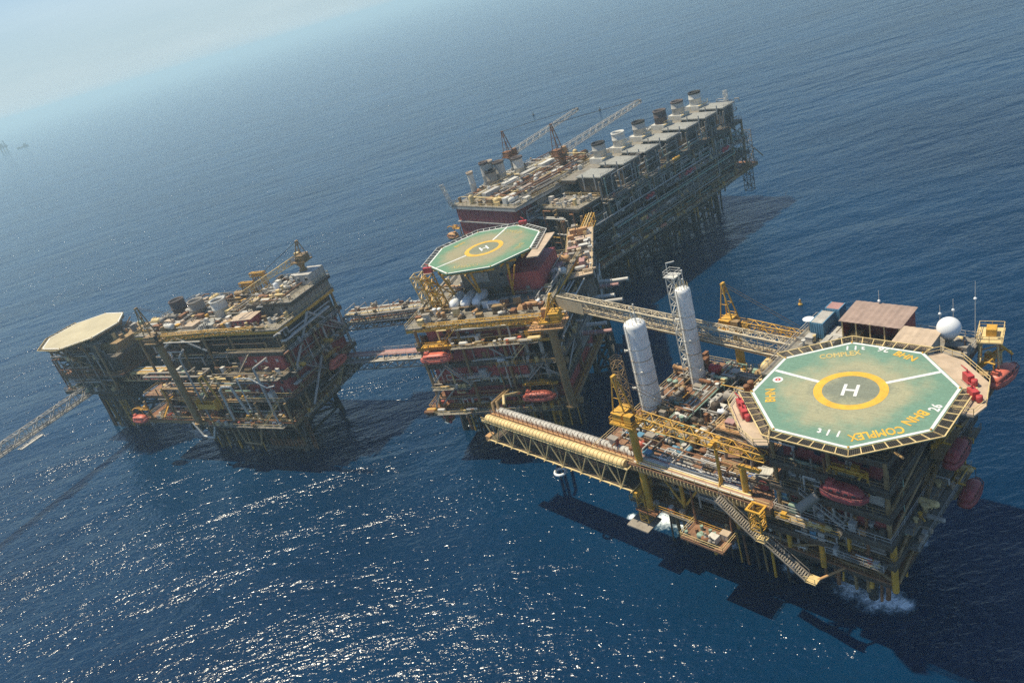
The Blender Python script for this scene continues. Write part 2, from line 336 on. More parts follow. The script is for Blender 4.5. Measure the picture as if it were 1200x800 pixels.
def deck(root, u0, u1, v0, v1, z, mtl='deckdk', th=0.35, rails='nfse', railm='olive', girder='dark', gh=0.9, name='deck', step=4.5):
    """plate with its own girder grid and handrails; rails: n=v0 side, f=v1 side, s=u0 side, e=u1 side"""
    d = MB().bx((u0, v0, z - th), (u1, v1, z)).build(name, mtl, root)
    g = MB(); zt = z - th - 0.003; n = max(1, int((u1 - u0) / step)); m_ = max(1, int((v1 - v0) / step))
    for i in range(n + 1):
        u = u0 + 0.15 + (u1 - u0 - 0.3) * i / n; g.bx((u - 0.12, v0 + 0.03, zt - gh), (u + 0.12, v1 - 0.03, zt))
    for i in range(m_ + 1):
        v = v0 + 0.17 + (v1 - v0 - 0.34) * i / m_; g.bx((u0 + 0.03, v - 0.1, zt - gh * 0.93), (u1 - 0.03, v + 0.1, zt - 0.012))
    g.build('girder', girder, d)
    if rails:
        q = MB(); e = 0.1
        if 'n' in rails: q.rail([(u0 + e, v0 + e, z), (u1 - e, v0 + e, z)])
        if 'f' in rails: q.rail([(u0 + e, v1 - e, z), (u1 - e, v1 - e, z)])
        if 's' in rails: q.rail([(u0 + e, v0 + e, z), (u0 + e, v1 - e, z)])
        if 'e' in rails: q.rail([(u1 - e, v0 + e, z), (u1 - e, v1 - e, z)])
        q.build('railing', railm, d)
    return d
def columns(root, pts, z0, z1, r=0.45, mtl='olive', name='column'):
    for u, v in pts: MB().tube((u, v, z0), (u, v, z1), r, n=8).build(name, mtl, root)
def diag(root, pts, r=0.28, mtl='olive', name='diagonal_brace'):
    for a, b in pts: MB().tube(a, b, r, n=7).build(name, mtl, root)
def wall(root, u0, u1, v0, v1, z0, z1, mtl='redox', rib=1.6, name='wall', windows=0, seed=1, door=True, winm='glass', side='n'):
    """box of plated walls with stiffener ribs, its windows and doors are sub-parts on the near side"""
    b = MB().bx((u0, v0, z0), (u1, v1, z1)); h = z1 - z0
    n = max(1, int((u1 - u0) / rib)); m_ = max(1, int((v1 - v0) / rib))
    for i in range(n + 1):
        u = u0 + (u1 - u0) * i / n
        for v in (v0 - 0.05, v1 + 0.05): b.box((u, v, z0 + h / 2), (0.14, 0.14, h - 0.04))
    for i in range(m_ + 1):
        v = v0 + (v1 - v0) * i / m_
        for u in (u0 - 0.05, u1 + 0.05): b.box((u, v, z0 + h / 2), (0.13, 0.13, h - 0.06))
    o = b.build(name, mtl, root); rn = random.Random(seed)
    for i in range(windows):
        t = (i + 0.5) / windows
        if side == 'n': c = (u0 + (u1 - u0) * t, v0 - 0.1, z0 + h * 0.58); d = (0.9, 0.12, 0.8)
        elif side == 'e': c = (u1 + 0.1, v0 + (v1 - v0) * t, z0 + h * 0.58); d = (0.12, 0.9, 0.8)
        else: c = (u0 - 0.1, v0 + (v1 - v0) * t, z0 + h * 0.58); d = (0.12, 0.9, 0.8)
        q = MB().box(c, d); q.k = 1
        q.box((c[0], c[1], c[2] + d[2] / 2 + 0.06), (d[0] + 0.24 if side == 'n' else 0.2, d[1] + 0.24 if side != 'n' else 0.2, 0.12))
        q.build('window', [winm, 'lgrey'], o)
    if door and side == 'n':
        MB().box((u0 + (u1 - u0) * rn.uniform(0.15, 0.85), v0 - 0.11, z0 + 1.05), (0.95, 0.1, 2.0)).build('door', rn.choice(['lgrey', 'grey', 'olive']), o)
    return o
PIPE_M = ['grey', 'lgrey', 'steel', 'cladsil', 'olive', 'rust', 'dark', 'yellow', 'cream', 'green']
PIPE_W = [6, 4, 5, 3, 5, 4, 4, 1.2, 1, 1]
def pipes(root, n, u0, u1, v0, v1, z0, z1, seed, rmin=0.09, rmax=0.3, mats=None, wts=None, long='u', name='pipe', seg=(3, 6)):
    rn = random.Random(seed); L3 = [(u0, u1), (v0, v1), (z0, z1)]
    for i in range(n):
        q = [rn.uniform(*L3[k]) for k in range(3)]; pts = [tuple(q)]; ax = {'u': 0, 'v': 1, 'z': 2}[long] if rn.random() < 0.6 else rn.randrange(3)
        for j in range(rn.randint(*seg)):
            lo, hi = L3[ax]; span = hi - lo
            tgt = rn.uniform(lo, hi) if rn.random() < 0.75 else q[ax] + rn.uniform(-0.3, 0.3) * span
            q[ax] = max(lo, min(hi, tgt)); pts.append(tuple(q)); ax = rn.choice([k for k in range(3) if k != ax])
        MB().path(pts, rn.uniform(rmin, rmax) ** 1.0, 7).build(name, rn.choices(mats or PIPE_M, wts or (PIPE_W if not mats else None))[0], root)
def risers(root, n, u0, u1, v, z0, z1, seed, r=(0.15, 0.4), mats=('rust', 'dark', 'olive', 'yellow'), name='riser'):
    rn = random.Random(seed)
    for i in range(n):
        u = u0 + (u1 - u0) * (i + rn.uniform(0.2, 0.8)) / n
        MB().tube((u, v + rn.uniform(-1, 1), z0 + rn.uniform(0, 3)), (u, v, z1), rn.uniform(*r), n=7).build(name, rn.choice(mats), root)
def fixtures(root, n, u0, u1, v0, v1, z, seed, mats=None, hmax=2.0, name='deck_fixture', smax=1.6):
    """small welded-down boxes, cabinets, valve stands: part of the deck they are fixed to"""
    rn = random.Random(seed); mats = mats or ['grey', 'lgrey', 'owhite', 'olive', 'rust', 'dark', 'cream', 'green', 'deckor']
    for i in range(n):
        u, v = rn.uniform(u0, u1), rn.uniform(v0, v1); b = MB(); k = rn.random(); h = rn.uniform(0.5, hmax)
        if k < 0.4:
            a, c = rn.uniform(0.5, smax), rn.uniform(0.5, smax); b.box((u, v, z + h / 2 + 0.08), (a, c, h)); b.box((u, v, z + 0.05), (a + 0.2, c + 0.2, 0.1)); b.box((u, v, z + h + 0.11), (a + 0.12, c + 0.12, 0.06))
        elif k < 0.7:
            rr = rn.uniform(0.12, 0.4); b.tube((u, v, z), (u, v, z + h), rr, n=8); b.tube((u, v, z + h), (u, v, z + h + 0.12), rr * 1.5, n=8); b.tube((u, v, z + h * 0.5), (u + rn.uniform(-1, 1), v + rn.uniform(-1, 1), z + h * 0.5), rr * 0.6, n=6)
        elif k < 0.85:
            x = rn.uniform(0.6, 1.2); b.path([(u - x, v, z), (u - x, v, z + h), (u + x, v, z + h), (u + x, v, z)], rn.uniform(0.08, 0.18), 6)
        else:
            rr = rn.uniform(0.3, 0.6); x = rn.uniform(0.6, 1.6); b.tube((u - x, v, z + rr + 0.2), (u + x, v, z + rr + 0.2), rr, n=10); b.ball((u - x, v, z + rr + 0.2), rr * 0.98, 8, 6); b.ball((u + x, v, z + rr + 0.2), rr * 0.98, 8, 6)
            for sg in (-0.6, 0.6): b.box((u + x * sg, v, z + 0.2), (0.15, rr * 1.6, 0.4))
        b.build(name, rn.choice(mats), root)
def ladder(root, u, v, z0, z1, mtl='yellow', du=0.5, dv=0):
    b = MB()
    for s_ in (-1, 1): b.bar((u + s_ * du / 2, v + s_ * dv / 2, z0), (u + s_ * du / 2, v + s_ * dv / 2, z1 + 1), 0.08)
    for i in range(int((z1 - z0) / 0.4)): z = z0 + 0.3 + i * 0.4; b.bar((u - du / 2, v - dv / 2, z), (u + du / 2, v + dv / 2, z), 0.05)
    b.build('ladder', mtl, root)
def floodlights(root, pts, mtl='lgrey'):
    for u, v, z in pts:
        b = MB().bar((u, v, z), (u, v, z + 3.2), 0.1); b.box((u, v, z + 3.3), (0.5, 0.3, 0.3)); b.build('floodlight', mtl, root)

def ledge(root, u0, u1, v, z, wd=1.7, seed=1, mtl='cream', n=10, side='n'):
    """open catwalk hung outside a face, with its handrail and the small gear fixed on it"""
    if side == 'n':
        w_ = MB().bx((u0, v - wd, z - .12), (u1, v, z)); rl = MB().rail([(u0, v - wd + .08, z), (u1, v - wd + .08, z)]); br = [((u, v - wd, z - .1), (u, v, z - 1.6)) for u in np.arange(u0 + .4, u1, 4.2)]
    else:
        w_ = MB().bx((v, u0, z - .12), (v + wd, u1, z)); rl = MB().rail([(v + wd - .08, u0, z), (v + wd - .08, u1, z)]); br = [((v + wd, u, z - .1), (v, u, z - 1.6)) for u in np.arange(u0 + .4, u1, 4.2)]
    o = w_.build('catwalk', 'deckgr', root); rl.build('railing', mtl, o)
    for a, b_ in br: MB().bar([float(x) for x in a], [float(x) for x in b_], .14).build('bracket', 'olive', o)
    if side == 'n': fixtures(root, n, u0 + .5, u1 - .5, v - wd + .5, v - .5, z, seed, mats=['owhite', 'cream', 'lgrey', 'yellow', 'tan', 'rust', 'orange'], hmax=1.2, smax=.8)
    else: fixtures(root, n, v + .5, v + wd - .5, u0 + .5, u1 - .5, z, seed, mats=['owhite', 'cream', 'lgrey', 'yellow', 'tan', 'rust'], hmax=1.2, smax=.8)

# ------------------------------------------------------------------ equipment that stands on decks
def eq_horizontal_tank(t, c):
    b = MB(); b.lathe([(0.05, -2.1), (0.55, -2.0), (0.85, -1.7), (0.95, -1.4), (0.95, 1.4), (0.85, 1.7), (0.55, 2.0), (0.05, 2.1)], (0, 0, 1.5), 18, 'x'); b.tube((0.5, 0, 2.3), (0.5, 0, 2.8), 0.2); b.tube((-0.7, 0, 2.3), (-0.7, 0, 2.65), 0.28); b.build('shell', c, t)
    for x in (-1.1, 1.1): MB().box((x, 0, 0.5), (0.3, 1.5, 1.0)).build('saddle', 'dark', t)
def eq_vertical_tank(t, c):
    MB().lathe([(0.9, 0.5), (0.9, 2.6), (0.75, 2.95), (0.4, 3.2), (0.05, 3.28)], n=18).build('shell', c, t)
    MB().lathe([(0.93, 0), (0.93, 0.12), (0.8, 0.14), (0.8, 0.5)], n=14).build('skirt', 'dark', t)
    b = MB(); b.tube((0, 0, 3.2), (0, 0, 3.7), 0.12); b.tube((0, 0, 3.6), (1.4, 0, 3.6), 0.1); b.tube((1.4, 0, 3.6), (1.4, 0, 0), 0.1); b.build('outlet_pipe', 'steel', t)
def eq_pump_skid(t, c):
    b = MB(); b.box((0, 0, 0.12), (2.6, 1.2, 0.24)); b.box((-0.9, 0, 0.4), (0.3, 1.0, 0.4)); b.box((0.6, 0, 0.4), (0.3, 1.0, 0.4)); b.build('base_frame', 'dark', t)
    b = MB(); b.lathe([(0.2, -1.2), (0.42, -1.1), (0.42, 0.1), (0.25, 0.2)], (0, 0, 0.95), 14, 'x'); b.box((-0.5, 0.5, 1.05), (0.4, 0.3, 0.4)); b.build('motor', c, t)
    b = MB(); b.lathe([(0.2, 0.3), (0.55, 0.4), (0.6, 0.75), (0.3, 0.95)], (0, 0, 0.95), 14, 'x'); b.tube((0.6, 0, 1.4), (0.6, 0, 2.0), 0.18); b.tube((0.9, 0, 0.95), (1.5, 0, 0.95), 0.18); b.build('pump_casing', 'grey', t)
def eq_control_cabinet(t, c):
    MB().box((0, 0, 1.1), (1.8, 0.8, 2.0)).build('body', c, t)
    for x in (-0.45, 0.45): MB().box((x, -0.42, 1.1), (0.8, 0.06, 1.8)).build('door', 'lgrey', t)
    MB().box((0, -0.1, 2.2), (2.1, 1.3, 0.1)).build('canopy', 'grey', t); MB().box((0, 0, 0.05), (1.9, 0.9, 0.1)).build('plinth', 'dark', t)
def eq_generator(t, c):
    MB().box((0, 0, 1.15), (3.2, 1.5, 1.8)).build('enclosure', c, t); MB().box((0, 0, 0.12), (3.5, 1.6, 0.24)).build('skid', 'dark', t)
    b = MB()
    for i in range(6): b.box((-1.0 + i * 0.35, -0.77, 1.3), (0.22, 0.06, 1.0))
    b.build('louvre', 'dark', t); MB().tube((1.1, 0, 2.05), (1.1, 0, 2.9), 0.16).build('exhaust', 'soot', t)
def eq_crate(t, c):
    b = MB().box((0, 0, 0.75), (1.6, 1.3, 1.1))
    for x in (-0.7, 0, 0.7):
        for y in (-0.67, 0.67): b.box((x, y, 0.75), (0.14, 0.05, 1.16))
    for x in (-0.6, 0.6): b.box((x, 0, 0.1), (0.14, 1.3, 0.18))
    b.build('box', c, t); MB().box((0, 0, 1.34), (1.66, 1.36, 0.07)).build('lid', c, t)
def eq_oil_drum(t, c):
    MB().lathe([(0.29, 0), (0.3, 0.02), (0.3, 0.3), (0.32, 0.31), (0.3, 0.33), (0.3, 0.58), (0.32, 0.6), (0.3, 0.62), (0.3, 0.86), (0.31, 0.88), (0.27, 0.89), (0.27, 0.86)], n=12).build('body', c, t)
    MB().tube((0.15, 0, 0.86), (0.15, 0, 0.91), 0.04).build('bung', 'steel', t)
def eq_cable_reel(t, c):
    for y in (-0.5, 0.5): MB().lathe([(0.1, y - 0.06), (1.0, y - 0.05), (1.0, y + 0.05), (0.1, y + 0.06)], (0, 0, 1.0), 18, 'y', False).build('flange', c, t)
    MB().lathe([(0.65, -0.44), (0.66, 0.0), (0.65, 0.44)], (0, 0, 1.0), 16, 'y').build('cable', 'black', t)
def eq_pipe_bundle(t, c):
    rn = random.Random(3)
    for i in range(7): x = -0.6 + (i % 4) * 0.4 + (0.2 if i > 3 else 0); z = 0.35 + (0.34 if i > 3 else 0); l = rn.uniform(2.4, 3.2); MB().tube((-l, x, z), (l, x, z), 0.18, n=8).build('pipe', c, t)
    for x in (-1.8, 1.8): MB().box((x, 0, 0.08), (0.2, 2.0, 0.16)).build('bearer', 'rust', t)
def eq_open_basket(t, c):
    b = MB().box((0, 0, 0.15), (3.0, 1.6, 0.1))
    for x in (-1.5, -0.5, 0.5, 1.5):
        for y in (-0.8, 0.8): b.bar((x, y, 0.1), (x, y, 1.2), 0.12)
    for z in (0.5, 0.85, 1.2):
        for y in (-0.8, 0.8): b.bar((-1.5, y, z), (1.5, y, z), 0.1)
        for x in (-1.5, 1.5): b.bar((x, -0.8, z), (x, 0.8, z), 0.1)
    b.build('frame', c, t); rn = random.Random(5)
    for i in range(5): MB().box((-1.1 + i * 0.55, rn.uniform(-.2, .2), 0.5), (0.42, 0.9, rn.uniform(0.4, 0.8))).build('load', rn.choice(['rust', 'owhite', 'grey']), t)
def eq_heat_exchanger(t, c):
    for z in (0.9, 2.0):
        b = MB().lathe([(0.1, -2.4), (0.5, -2.3), (0.5, -1.8), (0.62, -1.78), (0.62, -1.66), (0.46, -1.64), (0.46, 1.7), (0.6, 1.72), (0.6, 1.86), (0.4, 1.9), (0.1, 2.1)], (0, 0, z), 14, 'x'); b.build('shell', c, t)
    for x in (-1.2, 1.2): MB().box((x, 0, 0.75), (0.25, 1.1, 1.5)).build('support', 'dark', t)
    b = MB()
    for x in (-0.9, 0.9): b.tube((x, 0, 1.1), (x, 0, 1.8), 0.16); b.tube((x, 0, 2.3), (x, 0, 3.0), 0.16)
    b.build('nozzle', 'steel', t)
def eq_valve_manifold(t, c):
    MB().tube((-1.7, 0, 0.8), (1.7, 0, 0.8), 0.24, n=10).build('header', c, t)
    for i in range(5):
        x = -1.4 + i * 0.7; b = MB().tube((x, 0, 0.8), (x, 0, 1.9), 0.1); b.lathe([(0.05, 1.3), (0.26, 1.35), (0.26, 1.55), (0.05, 1.6)], (x, 0, 0), 10); b.tube((x, 0, 1.9), (x, -0.9, 1.9), 0.1); b.tube((x, -0.9, 1.9), (x, -0.9, 0), 0.1); b.build('valve_line', 'grey' if i % 2 else c, t)
    for x in (-1.2, 1.2): MB().box((x, 0, 0.28), (0.2, 0.6, 0.56)).build('support', 'dark', t)
def eq_filter_pot(t, c):
    for x in (-0.7, 0.7): MB().lathe([(0.1, 0.4), (0.45, 0.6), (0.5, 0.8), (0.5, 2.0), (0.6, 2.02), (0.6, 2.15), (0.4, 2.3), (0.05, 2.42)], (x, 0, 0), 14).build('pot', c, t)
    b = MB()
    for x in (-0.7, 0.7):
        for q in (-0.35, 0.35): b.bar((x + q, q, 0), (x + q, q, 0.9), 0.1)
    b.tube((-1.4, 0.7, 0.8), (1.4, 0.7, 0.8), 0.15); b.build('stand', 'dark', t)
def eq_tarpaulin_stack(t, c):
    b = MB(); rn = random.Random(8); n = 9; vs = []
    for j in range(6):
        for i in range(n):
            x = -1.5 + 3.0 * i / (n - 1); y = -0.9 + 1.8 * j / 5; e = min(1, 3.2 * min(i / (n - 1), 1 - i / (n - 1))) * min(1, 2.6 * min(j / 5, 1 - j / 5)) ; vs.append((x, y, 0.02 + (0.95 + rn.uniform(-.22, .22)) * min(1, e * 1.3)))
    b.add(vs, [(j * n + i, j * n + i + 1, (j + 1) * n + i + 1, (j + 1) * n + i) for j in range(5) for i in range(n - 1)]); b.build('cover', c, t)
    MB().box((0, 0, 0.06), (2.9, 1.7, 0.1)).build('pallet', 'rust', t)
EQ = dict(horizontal_tank=(eq_horizontal_tank, 'tank', 'horizontal tank on saddles'), vertical_tank=(eq_vertical_tank, 'tank', 'upright domed tank'), pump_skid=(eq_pump_skid, 'pump', 'pump on a skid'),
          control_cabinet=(eq_control_cabinet, 'cabinet', 'two-door control cabinet'), generator=(eq_generator, 'generator', 'boxy generator set'), crate=(eq_crate, 'crate', 'crate on bearers'),
          oil_drum=(eq_oil_drum, 'drum', 'oil drum'), cable_reel=(eq_cable_reel, 'reel', 'cable reel'), pipe_bundle=(eq_pipe_bundle, 'pipes', 'bundle of loose pipes'), open_basket=(eq_open_basket, 'basket', 'open cargo basket'),
          heat_exchanger=(eq_heat_exchanger, 'exchanger', 'twin heat exchanger'), valve_manifold=(eq_valve_manifold, 'manifold', 'valve manifold'), filter_pot=(eq_filter_pot, 'filter', 'pair of filter pots'), tarpaulin_stack=(eq_tarpaulin_stack, 'cargo', 'pallet load under a tarpaulin'))
CNAME = dict(grey='grey', lgrey='pale grey', white='white', owhite='off-white', rust='rusty brown', cream='cream', green='pale green', olive='olive grey', red='red', yellow='yellow', blue='blue', bluedk='deep blue', maroon='maroon', dark='dark', deckor='orange', cladsil='silver', tan='tan', pink='faded pink')
PROTO = {}; USED = {}
def equip(kind, c, fr, u, v, z, rz, where, marks=()):
    fn, cat, ph = EQ[kind]
    near = ''
    if marks: near = min(marks, key=lambda q: (q[0] - u) ** 2 + (q[1] - v) ** 2)[2]
    lab = f"{CNAME[c]} {ph} {near or where}" if near else f"{CNAME[c]} {ph} {where}"
    grp = f"{CNAME[c]} {ph} {near or where}"
    USED.setdefault(lab, []).append(None)
    if (kind, c) in PROTO: o = copy_thing(PROTO[kind, c], fr, u, v, z, rz, lab, None)
    else:
        o = thing(kind, lab, cat, fr, u, v, z, rz); fn(o, c); PROTO[kind, c] = o
    USED[lab][-1] = o
    return o
def finish_groups():
    for lab, os_ in USED.items():
        if len(os_) > 1:
            for o in os_: o['group'] = 'matching units, ' + lab
def scatter(fr, n, u0, u1, v0, v1, z, seed, kinds, colors, where, marks=(), mind=2.6, avoid=()):
    rn = random.Random(seed); pts = []
    for i in range(n * 30):
        if len(pts) >= n: break
        u, v = rn.uniform(u0, u1), rn.uniform(v0, v1)
        if any((u - a) ** 2 + (v - b) ** 2 < mind ** 2 for a, b in pts) or any(a0 < u < a1 and b0 < v < b1 for a0, a1, b0, b1 in avoid): continue
        pts.append((u, v))
        equip(rn.choice(kinds), rn.choice(colors), fr, u, v, z + 0.01, rn.choice([0, 0, math.pi / 2, math.pi]) + rn.uniform(-.06, .06), where, marks)

# ------------------------------------------------------------------ larger things
def crane(fr, u, v, z0, zc, dirdeg, blen, elev, label, main='yellow', pedm='yellow', boomm=None, ped_r=0.9, mast_h=8.0, bw=1.5, hook=None, cabm=None, rest=0):
    """pedestal crane: local +x is where the boom points"""
    t = thing('pedestal_crane', label, 'crane', fr, u, v, z0, R(dirdeg)); h = zc - z0; boomm = boomm or main; cabm = cabm or main
    b = MB().tube((0, 0, 0), (0, 0, h - 0.8), ped_r, n=14); b.tube((0, 0, 0), (0, 0, 0.5), ped_r * 1.5, n=14); b.tube((0, 0, h - 1.6), (0, 0, h - 0.7), ped_r, ped_r * 1.6, n=14); b.build('pedestal', pedm, t)
    MB().tube((0, 0, h - 0.69), (0, 0, h - 0.2), ped_r * 1.75, n=16).build('slew_ring', 'dark', t)
    pl = MB().box((-0.6, 0, h), (5.2, 4.0, 0.35)); pl.rail([(-3.1, -1.9, h + .18), (1.9, -1.9, h + .18), (1.9, 1.9, h + .18), (-3.1, 1.9, h + .18)], closed=True); pl.build('platform', main, t)
    k = MB().box((0.9, -1.1, h + 1.25), (1.6, 1.2, 2.1)).build('cab', cabm, t)
    MB().box((1.72, -1.1, h + 1.5), (0.06, 1.0, 1.2)).build('window', 'glass', k)
    mh = MB().box((-1.7, 0.1, h + 1.05), (2.2, 3.0, 1.7)); mh.box((-1.7, 0.1, h + 1.95), (2.4, 3.2, 0.12)); mh.build('machinery_house', main, t)
    MB().tube((-0.4, 0.5, h + 0.9), (-0.4, 1.8, h + 0.9), 0.55, n=14).build('winch_drum', 'dark', t)
    a = MB(); top = (-1.6, 0, h + mast_h)
    for y in (-1.2, 1.2):
        a.tube((0.6, y, h + .2), (top[0], y * 0.35, top[2]), 0.16, n=6); a.tube((-2.8, y, h + .2), (top[0], y * 0.35, top[2]), 0.13, n=6)
        for q in (0.3, 0.55, 0.8):
            p1 = Vector((0.6, y, h + .2)).lerp(Vector((top[0], y * .35, top[2])), q); p2 = Vector((-2.8, y, h + .2)).lerp(Vector((top[0], y * .35, top[2])), q); a.tube(p1, p2, 0.07, n=5); a.tube(p1, (p1.x, -p1.y, p1.z), 0.07, n=5)
    a.box((top[0], 0, top[2]), (0.5, 1.0, 0.4)); a.build('a_frame', main, t)
    e = R(elev); p0 = Vector((1.6, 0.6, h + 0.7)); p1 = p0 + Vector((math.cos(e), 0, math.sin(e))) * blen
    bo = MB().truss(p0, p1, bw, bw * 1.05, max(6, int(blen / 1.9)), 0.11, 0.075, taper=0.62).build('boom', boomm, t)
    MB().lathe([(0.1, -0.25), (0.45, -0.2), (0.45, 0.2), (0.1, 0.25)], p1, 12, 'y').build('sheave', 'dark', bo)
    for y in (-0.35, 0.35): MB().tube((top[0], y, top[2]), p1 + Vector((0, y - 0.0, 0.6)), 0.05, n=4).build('pendant', 'dark', t)
    if hook:
        hb = MB().tube(p1, p1 - Vector((0, 0, hook)), 0.04, n=4); hb.box(p1 - Vector((0, 0, hook + .4)), (0.5, 0.35, 0.8)); hb.tube(p1 - Vector((0, 0, hook + .8)), p1 - Vector((0, 0, hook + 1.3)), 0.12); hb.build('hook_block', 'yellow', t)
    return t
def lifeboat(fr, u, v, z, rz, label, L=8.0, group=None, mtl='orange', davit=True, dlabel=None, out=1):
    """enclosed lifeboat hanging keel at z from its davit"""
    t = thing('lifeboat', label, 'lifeboat', fr, u, v, z, rz, group)
    def loft(secs):
        b = MB(); n = 14; vs = []; fs = []
        for x, w_, zl, zh, pw in secs:
            for i in range(n):
                an = 2 * math.pi * i / n; cy_, sz_ = math.cos(an), math.sin(an)
                vs.append((x, w_ * math.copysign(abs(cy_) ** pw, cy_), (zl + zh) / 2 + (zh - zl) / 2 * math.copysign(abs(sz_) ** pw, sz_)))
        for j in range(len(secs) - 1):
            for i in range(n): a = j * n + i; c = j * n + (i + 1) % n; fs.append((a, a + n, c + n, c))
        fs += [tuple(range(n)), tuple(range(len(secs) * n - 1, (len(secs) - 1) * n - 1, -1))]
        return b.add(vs, fs, True)
    k = L / 8
    hs = [(-4 * k, 0.5, 0.7, 1.5, .8), (-3.4 * k, 1.05, 0.25, 1.55, .8), (-1.5 * k, 1.32, 0.0, 1.55, .8), (1.2 * k, 1.32, 0.0, 1.55, .8), (3.0 * k, 0.95, 0.25, 1.6, .8), (4.0 * k, 0.12, 0.9, 1.7, .8)]
    loft(hs).build('hull', mtl, t)
    cs = [(-3.3 * k, 0.7, 1.4, 1.9, .7), (-2.9 * k, 0.98, 1.4, 2.45, .7), (-1.4 * k, 1.12, 1.4, 2.6, .7), (1.4 * k, 1.12, 1.4, 2.6, .7), (2.4 * k, 0.9, 1.4, 2.4, .7), (3.2 * k, 0.4, 1.4, 1.85, .7)]
    loft(cs).build('canopy', mtl, t)
    MB().box((-2.2 * k, 0, 2.75), (1.0, 0.9, 0.55)).build('conning_hood', mtl, t)
    b = MB()
    for s_ in (-1, 1): b.path([(-3.7 * k, 0.8 * s_, 1.56), (-1.6 * k, 1.36 * s_, 1.56), (1.3 * k, 1.36 * s_, 1.56), (3.1 * k, 1.0 * s_, 1.62), (4.05 * k, 0.1 * s_, 1.72)], 0.09, 5)
    b.build('rubbing_strake', 'maroon', t)
    b = MB()
    for s_ in (-1, 1):
        for i in range(4): b.box((-1.6 * k + i * 1.05, 1.08 * s_, 2.05), (0.5, 0.12, 0.28))
    b.build('window', 'glass', t)
    if davit:
        d = thing('lifeboat_davit', dlabel, 'davit', fr, u, v, z, rz); y0 = 2.6 * out
        for x in (-2.6 * k, 2.6 * k):
            MB().path([(x, y0, -0.5), (x, y0, 3.6), (x, y0 * 0.4, 4.5), (x, 0, 4.4)], 0.17, 6).build('arm', 'yellow', d)
            MB().tube((x, 0, 4.35), (x, 0, 2.55), 0.05, n=5).build('fall', 'dark', d)
        MB().tube((-2.6 * k, y0 * 0.4, 4.5), (2.6 * k, y0 * 0.4, 4.5), 0.13, n=6).build('spreader', 'yellow', d)
        q = MB().box((0, y0 * 0.9, 3.3), (5.6 * k, 0.9, 0.14)); q.rail([(-2.8 * k, y0 * .9 - .4, 3.37), (2.8 * k, y0 * .9 - .4, 3.37)], sp=1.2); q.build('access_platform', 'yellow', d)
        MB().box((0.6, y0, 3.9), (1.0, 0.7, 0.9)).build('winch', 'yellow', d)
    return t
def octo(rad, off=22.5): return [(rad * math.cos(R(off + 45 * i)), rad * math.sin(R(off + 45 * i))) for i in range(8)]
def text_part(root, s, size, u, v, z, rz, mtl, name='lettering', bold=0.0, sx=1.0):
    cu = bpy.data.curves.new(name, 'FONT'); cu.body = s; cu.size = size; cu.align_x = 'CENTER'; cu.align_y = 'CENTER'; cu.resolution_u = 2
    tmp = bpy.data.objects.new('lettering_tmp', cu); col.objects.link(tmp); bpy.context.view_layer.update()
    me = bpy.data.meshes.new_from_object(tmp.evaluated_get(bpy.context.evaluated_depsgraph_get())); bpy.data.objects.remove(tmp)
    if bold:                                   # a heavier stroke: shifted copies a few millimetres apart in height
        n = len(me.vertices); base = [v.co.copy() for v in me.vertices]; fs = [tuple(q.vertices) for q in me.polygons]; vs_, ff = [], []
        for k, (dx, dy) in enumerate(((0, 0), (bold, 0), (-bold, 0), (0, bold), (0, -bold))): vs_ += [(c.x + dx, c.y + dy, .004 * k) for c in base]; ff += [tuple(i + k * n for i in q) for q in fs]
        me = bpy.data.meshes.new('lettering'); me.from_pydata(vs_, [], ff)
    me.materials.clear(); me.materials.append(MT[mtl]); o = bpy.data.objects.new(name, me); col.objects.link(o); o.parent = root
    o.location = (u, v, z); o.rotation_euler = (0, 0, rz); o.scale = (sx, 1, 1); return o
def ring(b, r0, r1, z, n=64):
    vs = []
    for i in range(n): a = 2 * math.pi * i / n; vs += [(r0 * math.cos(a), r0 * math.sin(a), z), (r1 * math.cos(a), r1 * math.sin(a), z)]
    return b.add(vs, [(2 * i, 2 * i + 1, (2 * i + 3) % (2 * n), (2 * i + 2) % (2 * n)) for i in range(n)])
